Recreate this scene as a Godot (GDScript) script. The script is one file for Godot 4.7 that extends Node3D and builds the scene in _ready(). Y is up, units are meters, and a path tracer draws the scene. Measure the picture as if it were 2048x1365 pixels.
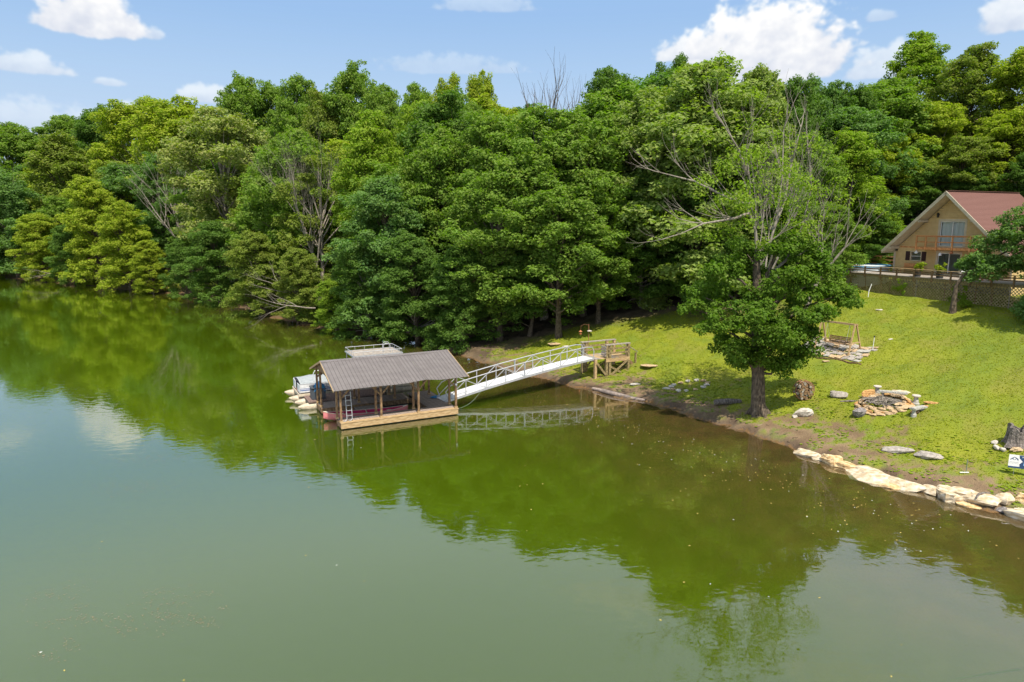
extends Node3D
# A wooded lake shore seen from above the water: covered floating dock, gangway, lawn with a swing and fire pit, a chalet on the rise.
# Plan coordinates are (x, forward); V() turns them into Godot's x, y, -z.

const SHORE := [[75, -45], [48, -8], [34, 10], [26, 20.3], [21.5, 26.2], [18.2, 30.6], [15.6, 34.6], [14.4, 37.6], [12.0, 41.4], [9.7, 44.8], [5.4, 49.3], [1.8, 53.8], [-1.5, 58], [-5, 63], [-9.5, 70], [-17, 76], [-29, 88], [-56, 118], [-106, 152], [-190, 195], [-330, 260]]
var used := {}
var M := {}
var rng := RandomNumberGenerator.new()
var nz := FastNoiseLite.new()
var nf := FastNoiseLite.new()

class MB:
	var v := PackedVector3Array()
	var n := PackedVector3Array()
	var c := PackedColorArray()
	var col := Color.WHITE
	func tri(a: Vector3, b: Vector3, d: Vector3) -> void:   # counter-clockwise seen from outside
		var m := (b - a).cross(d - a).normalized()
		v.append(a); v.append(d); v.append(b)
		n.append(m); n.append(m); n.append(m)
		c.append(col); c.append(col); c.append(col)
	func tris(a: Vector3, b: Vector3, d: Vector3, na: Vector3, nb: Vector3, nd: Vector3) -> void:
		v.append(a); v.append(d); v.append(b)
		n.append(na); n.append(nd); n.append(nb)
		c.append(col); c.append(col); c.append(col)
	func quad(a: Vector3, b: Vector3, d: Vector3, e: Vector3) -> void:
		tri(a, b, d); tri(a, d, e)
	func box(at: Vector3, size: Vector3, turn := Basis.IDENTITY) -> void:
		var h := size * 0.5
		var p := []
		for i in 8:
			p.append(at + turn * Vector3(h.x if i & 1 else -h.x, h.y if i & 2 else -h.y, h.z if i & 4 else -h.z))
		quad(p[4], p[5], p[7], p[6]); quad(p[1], p[0], p[2], p[3])
		quad(p[5], p[1], p[3], p[7]); quad(p[0], p[4], p[6], p[2])
		quad(p[6], p[7], p[3], p[2]); quad(p[0], p[1], p[5], p[4])
	func span(x0: float, x1: float, y0: float, y1: float, z0: float, z1: float) -> void:
		box(Vector3((x0 + x1) / 2, (y0 + y1) / 2, (z0 + z1) / 2), Vector3(x1 - x0, y1 - y0, z1 - z0).abs())
	func beam(a: Vector3, b: Vector3, w: float, h: float, up := Vector3.UP) -> void:   # a square bar from a to b
		var x := (b - a).normalized()
		var z := x.cross(up)
		if z.length() < 0.01:
			z = x.cross(Vector3.FORWARD)
		z = z.normalized()
		box((a + b) / 2, Vector3((b - a).length(), h, w), Basis(x, z.cross(x), z))
	func tube(pts: Array, rad: Array, sides := 7, cap := true) -> void:
		var rings := []
		var side := Vector3.ZERO
		for i in pts.size():
			var t: Vector3 = ((pts[mini(i + 1, pts.size() - 1)] as Vector3) - (pts[maxi(i - 1, 0)] as Vector3)).normalized()
			if i == 0:
				side = t.cross(Vector3.UP if absf(t.y) < 0.9 else Vector3.RIGHT).normalized()
			side = (side - t * side.dot(t)).normalized()
			var other := t.cross(side)
			var r := []
			for k in sides:
				var a := TAU * k / sides
				r.append(side * cos(a) + other * sin(a))
			rings.append(r)
		for i in pts.size() - 1:
			for k in sides:
				var l := (k + 1) % sides
				var a: Vector3 = pts[i] + rings[i][k] * rad[i]
				var b: Vector3 = pts[i] + rings[i][l] * rad[i]
				var d: Vector3 = pts[i + 1] + rings[i + 1][l] * rad[i + 1]
				var e: Vector3 = pts[i + 1] + rings[i + 1][k] * rad[i + 1]
				tris(a, b, d, rings[i][k], rings[i][l], rings[i + 1][l])
				tris(a, d, e, rings[i][k], rings[i + 1][l], rings[i + 1][k])
		if cap:
			for q in 2:
				var i: int = 0 if q == 0 else pts.size() - 1
				for k in range(1, sides - 1):
					var a: Vector3 = pts[i] + rings[i][0] * rad[i]
					var b: Vector3 = pts[i] + rings[i][k] * rad[i]
					var d: Vector3 = pts[i] + rings[i][k + 1] * rad[i]
					if q == 0:
						tri(a, d, b)
					else:
						tri(a, b, d)
	func lathe(at: Vector3, prof: Array, sides := 16) -> void:   # prof: [radius, height] from the bottom up
		var pts := []
		var rad := []
		for p in prof:
			pts.append(at + Vector3(0, p[1], 0)); rad.append(p[0])
		for i in pts.size() - 1:
			var sl := Vector2(prof[i + 1][0] - prof[i][0], prof[i + 1][1] - prof[i][1]).normalized()
			for k in sides:
				var a0 := TAU * k / sides
				var a1 := TAU * (k + 1) / sides
				var d0 := Vector3(cos(a0), 0, -sin(a0))
				var d1 := Vector3(cos(a1), 0, -sin(a1))
				var n0 := (d0 * sl.y + Vector3(0, -sl.x, 0)).normalized()
				var n1 := (d1 * sl.y + Vector3(0, -sl.x, 0)).normalized()
				tris(pts[i] + d0 * rad[i], pts[i] + d1 * rad[i], pts[i + 1] + d1 * rad[i + 1], n0, n1, n1)
				tris(pts[i] + d0 * rad[i], pts[i + 1] + d1 * rad[i + 1], pts[i + 1] + d0 * rad[i + 1], n0, n1, n0)
		for k in range(1, sides - 1):
			var q := []
			for j in [0, k, k + 1]:
				q.append(Vector3(cos(TAU * j / sides), 0, -sin(TAU * j / sides)))
			tri(pts[0] + q[0] * rad[0], pts[0] + q[2] * rad[0], pts[0] + q[1] * rad[0])
			var e: int = pts.size() - 1
			tri(pts[e] + q[0] * rad[e], pts[e] + q[1] * rad[e], pts[e] + q[2] * rad[e])
	func mesh() -> ArrayMesh:
		var a := []
		a.resize(Mesh.ARRAY_MAX)
		a[Mesh.ARRAY_VERTEX] = v; a[Mesh.ARRAY_NORMAL] = n; a[Mesh.ARRAY_COLOR] = c
		var m := ArrayMesh.new()
		m.add_surface_from_arrays(Mesh.PRIMITIVE_TRIANGLES, a)
		return m

func V(x: float, y: float, z: float) -> Vector3:
	return Vector3(x, y, -z)

# ---------- the lie of the land ----------
func shore(x: float, z: float) -> float:   # distance from the water's edge, inland positive
	var best := 1e9
	var sg := 1.0
	for i in SHORE.size() - 1:
		var ax: float = SHORE[i][0]
		var az: float = SHORE[i][1]
		var dx: float = SHORE[i + 1][0] - ax
		var dz: float = SHORE[i + 1][1] - az
		var t := clampf(((x - ax) * dx + (z - az) * dz) / (dx * dx + dz * dz), 0.0, 1.0)
		var d := Vector2(x - ax - t * dx, z - az - t * dz).length()
		if d < best:
			best = d
			sg = 1.0 if dx * (z - az) - dz * (x - ax) < 0 else -1.0
	return best * sg + nz.get_noise_2d(x * 7.0, z * 7.0) * 0.9 + nz.get_noise_2d(x * 23.0, z * 23.0) * 0.35

func height_at(x: float, z: float, s: float) -> float:
	if s < 0:
		var d := -s
		return (-0.055 * d if d < 9 else -0.495 - 0.22 * (minf(d, 26) - 9))
	var bank := 0.22 * smoothstep(0.0, 0.6, s)
	var lawn := bank + 0.12 * minf(s, 4) + 0.255 * maxf(0, minf(s, 24) - 4) + 0.10 * maxf(0, minf(s, 40) - 24) + 0.36 * maxf(0, s - 40)
	lawn = minf(lawn, 26 + 0.05 * s)
	var fo := bank + 0.10 * minf(s, 6) + 0.30 * maxf(0, minf(s, 60) - 6) + 0.12 * maxf(0, minf(s, 120) - 60)
	return lerpf(fo, lawn, smoothstep(-2.0, 12.0, x))

func ground(x: float, z: float) -> float:
	var s := shore(x, z)
	return height_at(x, z, s) + bumps(x, z, s)

func bumps(x: float, z: float, s: float) -> float:
	return (nz.get_noise_2d(x * 3.0, z * 3.0) * 0.10 + nz.get_noise_2d(x * 11.0, z * 11.0) * 0.03) * smoothstep(0.0, 2.0, absf(s))

# ---------- naming ----------
func numbered(called: String) -> String:
	var k: int = used.get(called, 0)
	used[called] = k + 1
	return called if k == 0 else "%s_%03d" % [called, k]

func tag(o: Node, label: String, category: String, group := "", kind := "") -> Node:
	if label: o.set_meta("label", label)
	if category: o.set_meta("category", category)
	if group: o.set_meta("group", group)
	if kind: o.set_meta("kind", kind)
	return o

func thing(called: String, label: String, category: String, at := Vector3.ZERO, turn := 0.0, group := "") -> Node3D:
	var o := Node3D.new()
	o.name = numbered(called)
	add_child(o)
	o.position = at
	o.rotation.y = turn
	tag(o, label, category, group)
	return o

func part(parent: Node, called: String, b, m: Material, label := "") -> MeshInstance3D:
	var o := MeshInstance3D.new()
	o.name = called
	o.mesh = b.mesh() if b is MB else b
	o.material_override = m
	parent.add_child(o, true)
	if label: o.set_meta("label", label)
	return o

func solo(called: String, label: String, category: String, b, m: Material, at := Vector3.ZERO, turn := 0.0, group := "") -> MeshInstance3D:
	var o := part(self, numbered(called), b, m)
	o.position = at
	o.rotation.y = turn
	tag(o, label, category, group)
	return o

func setting(called: String, b, m: Material) -> MeshInstance3D:
	var o := part(self, numbered(called), b, m)
	o.set_meta("kind", "structure")
	return o

# ---------- materials ----------
func lin(r: float, g: float, b: float) -> Color:
	return Color(r, g, b).linear_to_srgb()

func noise_tex(freq: float, lo: Color, hi: Color, size := 256, octaves := 4, type := FastNoiseLite.TYPE_SIMPLEX_SMOOTH, sd := 1) -> NoiseTexture2D:
	var f := FastNoiseLite.new()
	f.seed = sd
	f.noise_type = type
	f.frequency = freq
	f.fractal_octaves = octaves
	var t := NoiseTexture2D.new()
	t.noise = f
	t.width = size
	t.height = size
	t.seamless = true
	var g := Gradient.new()
	g.set_color(0, lo)
	g.set_color(1, hi)
	g.set_offset(0, 0.25)
	g.set_offset(1, 0.75)
	t.color_ramp = g
	return t

func mat(c: Color, rough := 0.7, metal := 0.0) -> StandardMaterial3D:
	var m := StandardMaterial3D.new()
	m.albedo_color = c
	m.roughness = rough
	m.metallic = metal
	return m

func grained(lo: Color, hi: Color, scale: Vector3, rough := 0.8, bump := 0.0, sd := 1, freq := 0.02) -> StandardMaterial3D:
	var m := mat(Color.WHITE, rough)
	m.albedo_texture = noise_tex(freq, lo, hi, 256, 5, FastNoiseLite.TYPE_SIMPLEX_SMOOTH, sd)
	m.uv1_triplanar = true
	m.uv1_scale = scale
	if bump > 0:
		m.heightmap_enabled = true
		m.heightmap_texture = M.bump_tex
		m.heightmap_scale = bump
	return m

func leaf_mat(c: Color, through := 1.1) -> StandardMaterial3D:
	var m := mat(c, 0.55)
	m.vertex_color_use_as_albedo = true
	m.cull_mode = BaseMaterial3D.CULL_DISABLED
	m.metallic_specular = 0.22
	m.backlight_enabled = true
	m.backlight = Color(0.8, 0.9, 0.35) * through
	return m

func make_materials() -> void:
	M.bump_tex = noise_tex(0.03, Color.BLACK, Color.WHITE, 256, 5, FastNoiseLite.TYPE_SIMPLEX_SMOOTH, 9)
	M.wood_tan = grained(lin(0.33, 0.21, 0.095), lin(0.50, 0.36, 0.20), Vector3(0.35, 2.2, 2.2), 0.85, 0.3, 3)
	M.wood_brown = grained(lin(0.13, 0.075, 0.035), lin(0.30, 0.185, 0.095), Vector3(1.1, 0.5, 1.1), 0.85, 0.5, 4)
	M.wood_grey = grained(lin(0.21, 0.18, 0.155), lin(0.37, 0.325, 0.28), Vector3(0.5, 1.6, 1.6), 0.9, 0.6, 5)
	M.wood_green = grained(lin(0.15, 0.112, 0.05), lin(0.32, 0.245, 0.12), Vector3(1.2, 1.2, 1.2), 0.9, 0.5, 6)
	M.wood_orange = grained(lin(0.46, 0.185, 0.06), lin(0.66, 0.32, 0.13), Vector3(0.8, 0.8, 0.8), 0.65, 0.2, 7)
	M.wood_red = grained(lin(0.24, 0.185, 0.155), lin(0.37, 0.295, 0.25), Vector3(0.8, 0.8, 1.6), 0.9, 0.3, 8)
	M.roof_metal = grained(lin(0.135, 0.118, 0.115), lin(0.165, 0.146, 0.142), Vector3(0.12, 0.3, 0.3), 0.5, 0.0, 10)
	M.roof_metal.metallic_specular = 0.45
	M.alu = grained(lin(0.40, 0.41, 0.43), lin(0.52, 0.53, 0.55), Vector3(0.6, 0.6, 0.6), 0.42, 0.0, 11)
	M.alu.metallic = 0.35
	M.white_deck = grained(lin(0.60, 0.60, 0.62), lin(0.72, 0.72, 0.73), Vector3(0.5, 0.5, 0.5), 0.6, 0.2, 12)
	M.white = mat(lin(0.76, 0.76, 0.76), 0.5)
	M.boat_white = grained(lin(0.55, 0.56, 0.58), lin(0.72, 0.73, 0.74), Vector3(0.7, 0.7, 0.7), 0.4, 0.0, 13)
	M.boat_blue = mat(lin(0.03, 0.10, 0.32), 0.4)
	M.cover_grey = grained(lin(0.22, 0.245, 0.26), lin(0.33, 0.355, 0.37), Vector3(1, 1, 1), 0.85, 0.6, 14)
	M.cream = grained(lin(0.50, 0.42, 0.31), lin(0.66, 0.58, 0.45), Vector3(0.7, 0.7, 0.7), 0.6, 0.1, 15)
	M.carpet = grained(lin(0.11, 0.068, 0.055), lin(0.24, 0.165, 0.14), Vector3(1.5, 1.5, 1.5), 0.95, 0.4, 16)
	M.pontoon = grained(lin(0.40, 0.33, 0.24), lin(0.58, 0.50, 0.38), Vector3(0.8, 0.8, 0.8), 0.5, 0.2, 17)
	M.canoe_out = grained(lin(0.58, 0.16, 0.17), lin(0.66, 0.22, 0.22), Vector3(0.6, 0.6, 0.6), 0.4, 0.0, 18)
	M.canoe_in = mat(lin(0.46, 0.015, 0.09), 0.45)
	M.black = mat(lin(0.02, 0.02, 0.022), 0.5)
	M.slate = mat(lin(0.055, 0.065, 0.08), 0.6)
	M.blue = mat(lin(0.03, 0.20, 0.42), 0.7)
	M.rope = mat(lin(0.16, 0.20, 0.15), 0.9)
	M.lime = grained(lin(0.40, 0.30, 0.175), lin(0.66, 0.59, 0.48), Vector3(0.45, 0.8, 0.45), 0.9, 1.5, 19)
	M.lime_ochre = grained(lin(0.42, 0.25, 0.10), lin(0.70, 0.55, 0.33), Vector3(0.6, 0.9, 0.6), 0.9, 3.0, 20)
	M.stone_grey = grained(lin(0.23, 0.20, 0.175), lin(0.40, 0.36, 0.32), Vector3(0.9, 0.9, 0.9), 0.92, 1.2, 21)
	M.stone_dark = grained(lin(0.10, 0.09, 0.09), lin(0.33, 0.30, 0.29), Vector3(0.9, 0.9, 0.9), 0.92, 1.2, 22)
	M.stone_white = grained(lin(0.42, 0.37, 0.31), lin(0.56, 0.52, 0.46), Vector3(0.9, 0.9, 0.9), 0.9, 0.8, 23)
	M.stone_tan = grained(lin(0.36, 0.24, 0.13), lin(0.56, 0.42, 0.26), Vector3(1.2, 1.2, 1.2), 0.92, 2.0, 24)
	M.stone_orange = grained(lin(0.34, 0.17, 0.055), lin(0.56, 0.33, 0.13), Vector3(1.2, 1.2, 1.2), 0.92, 2.0, 25)
	M.concrete = grained(lin(0.27, 0.26, 0.23), lin(0.46, 0.44, 0.40), Vector3(1.2, 1.2, 1.2), 0.92, 1.0, 26)
	M.bark = grained(lin(0.055, 0.040, 0.028), lin(0.19, 0.145, 0.10), Vector3(1.3, 0.35, 1.3), 0.95, 5.0, 27)
	M.bark_pale = grained(lin(0.16, 0.135, 0.105), lin(0.42, 0.375, 0.31), Vector3(1.1, 0.4, 1.1), 0.95, 3.0, 28)
	M.dead = grained(lin(0.15, 0.128, 0.104), lin(0.34, 0.30, 0.25), Vector3(1, 0.4, 1), 0.95, 1.0, 29)
	M.stump = grained(lin(0.09, 0.075, 0.066), lin(0.29, 0.25, 0.225), Vector3(1.6, 0.6, 1.6), 0.95, 5.0, 30)
	M.siding = grained(lin(0.60, 0.43, 0.20), lin(0.66, 0.48, 0.235), Vector3(0.4, 0.4, 0.4), 0.75, 0.0, 31)
	M.trim = grained(lin(0.52, 0.44, 0.32), lin(0.60, 0.52, 0.40), Vector3(0.4, 0.4, 0.4), 0.7, 0.0, 32)
	M.shingle = grained(lin(0.125, 0.056, 0.046), lin(0.215, 0.105, 0.086), Vector3(1.7, 1.7, 1.7), 0.9, 1.0, 33, 0.05)
	M.shutter = mat(lin(0.035, 0.010, 0.014), 0.6)
	M.curtain = mat(lin(0.52, 0.56, 0.54), 0.9)
	M.room_wall = mat(lin(0.40, 0.37, 0.32), 0.9)
	var g := mat(Color(0.75, 0.82, 0.85, 0.10), 0.03)
	g.transparency = BaseMaterial3D.TRANSPARENCY_ALPHA
	M.glass = g
	M.pool_blue = mat(lin(0.10, 0.34, 0.60), 0.45)
	M.pool_white = mat(lin(0.60, 0.68, 0.74), 0.45)
	M.pot = mat(lin(0.035, 0.04, 0.042), 0.6)
	M.lattice = grained(lin(0.27, 0.21, 0.09), lin(0.46, 0.38, 0.19), Vector3(0.5, 0.5, 0.5), 0.9, 0.2, 34)
	M.rust = mat(lin(0.26, 0.11, 0.055), 0.85)
	M.copper = mat(lin(0.42, 0.16, 0.07), 0.5)
	M.sign_white = mat(lin(0.80, 0.80, 0.80), 0.5)
	M.sign_navy = mat(lin(0.022, 0.06, 0.16), 0.5)
	M.sign_sky = mat(lin(0.30, 0.52, 0.78), 0.5)
	M.sign_grey = mat(lin(0.42, 0.42, 0.44), 0.5)
	# foliage: the albedo is the kind's colour, the vertex colours vary it from leaf to leaf
	M.leaf = {
		"yellow": leaf_mat(lin(0.342, 0.415, 0.041)), "mid": leaf_mat(lin(0.212, 0.325, 0.054)), "dark": leaf_mat(lin(0.135, 0.236, 0.044)),
		"blue": leaf_mat(lin(0.165, 0.286, 0.074)), "olive": leaf_mat(lin(0.241, 0.304, 0.055)), "pale": leaf_mat(lin(0.342, 0.389, 0.118)),
		"bright": leaf_mat(lin(0.254, 0.371, 0.038)), "chestnut": leaf_mat(lin(0.295, 0.380, 0.098)), "oak": leaf_mat(lin(0.134, 0.234, 0.028)),
		"lime": leaf_mat(lin(0.30, 0.38, 0.03)), "grass": leaf_mat(lin(0.285, 0.325, 0.010), 0.4),
	}
	var gr := mat(Color.WHITE, 0.95)
	gr.vertex_color_use_as_albedo = true
	gr.albedo_texture = noise_tex(0.06, Color(0.62, 0.62, 0.60), Color(1, 1, 1), 512, 5, FastNoiseLite.TYPE_SIMPLEX_SMOOTH, 40)
	gr.uv1_triplanar = true
	gr.uv1_world_triplanar = true
	gr.uv1_scale = Vector3(0.8, 0.8, 0.8)
	gr.heightmap_enabled = true
	gr.heightmap_texture = M.bump_tex
	gr.heightmap_scale = 2.0
	M.ground = gr
	var w := mat(Color(0.12, 0.16, 0.02, 0.20), 0.02)
	w.transparency = BaseMaterial3D.TRANSPARENCY_ALPHA
	w.metallic_specular = 0.7
	w.clearcoat_enabled = true
	w.clearcoat = 1.0
	w.clearcoat_roughness = 0.02
	w.heightmap_enabled = true
	w.heightmap_texture = noise_tex(0.02, Color.BLACK, Color.WHITE, 512, 3, FastNoiseLite.TYPE_SIMPLEX_SMOOTH, 41)
	w.heightmap_scale = 0.16
	w.uv1_triplanar = true
	w.uv1_world_triplanar = true
	w.uv1_scale = Vector3(0.11, 0.11, 0.16)
	M.water = w

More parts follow.
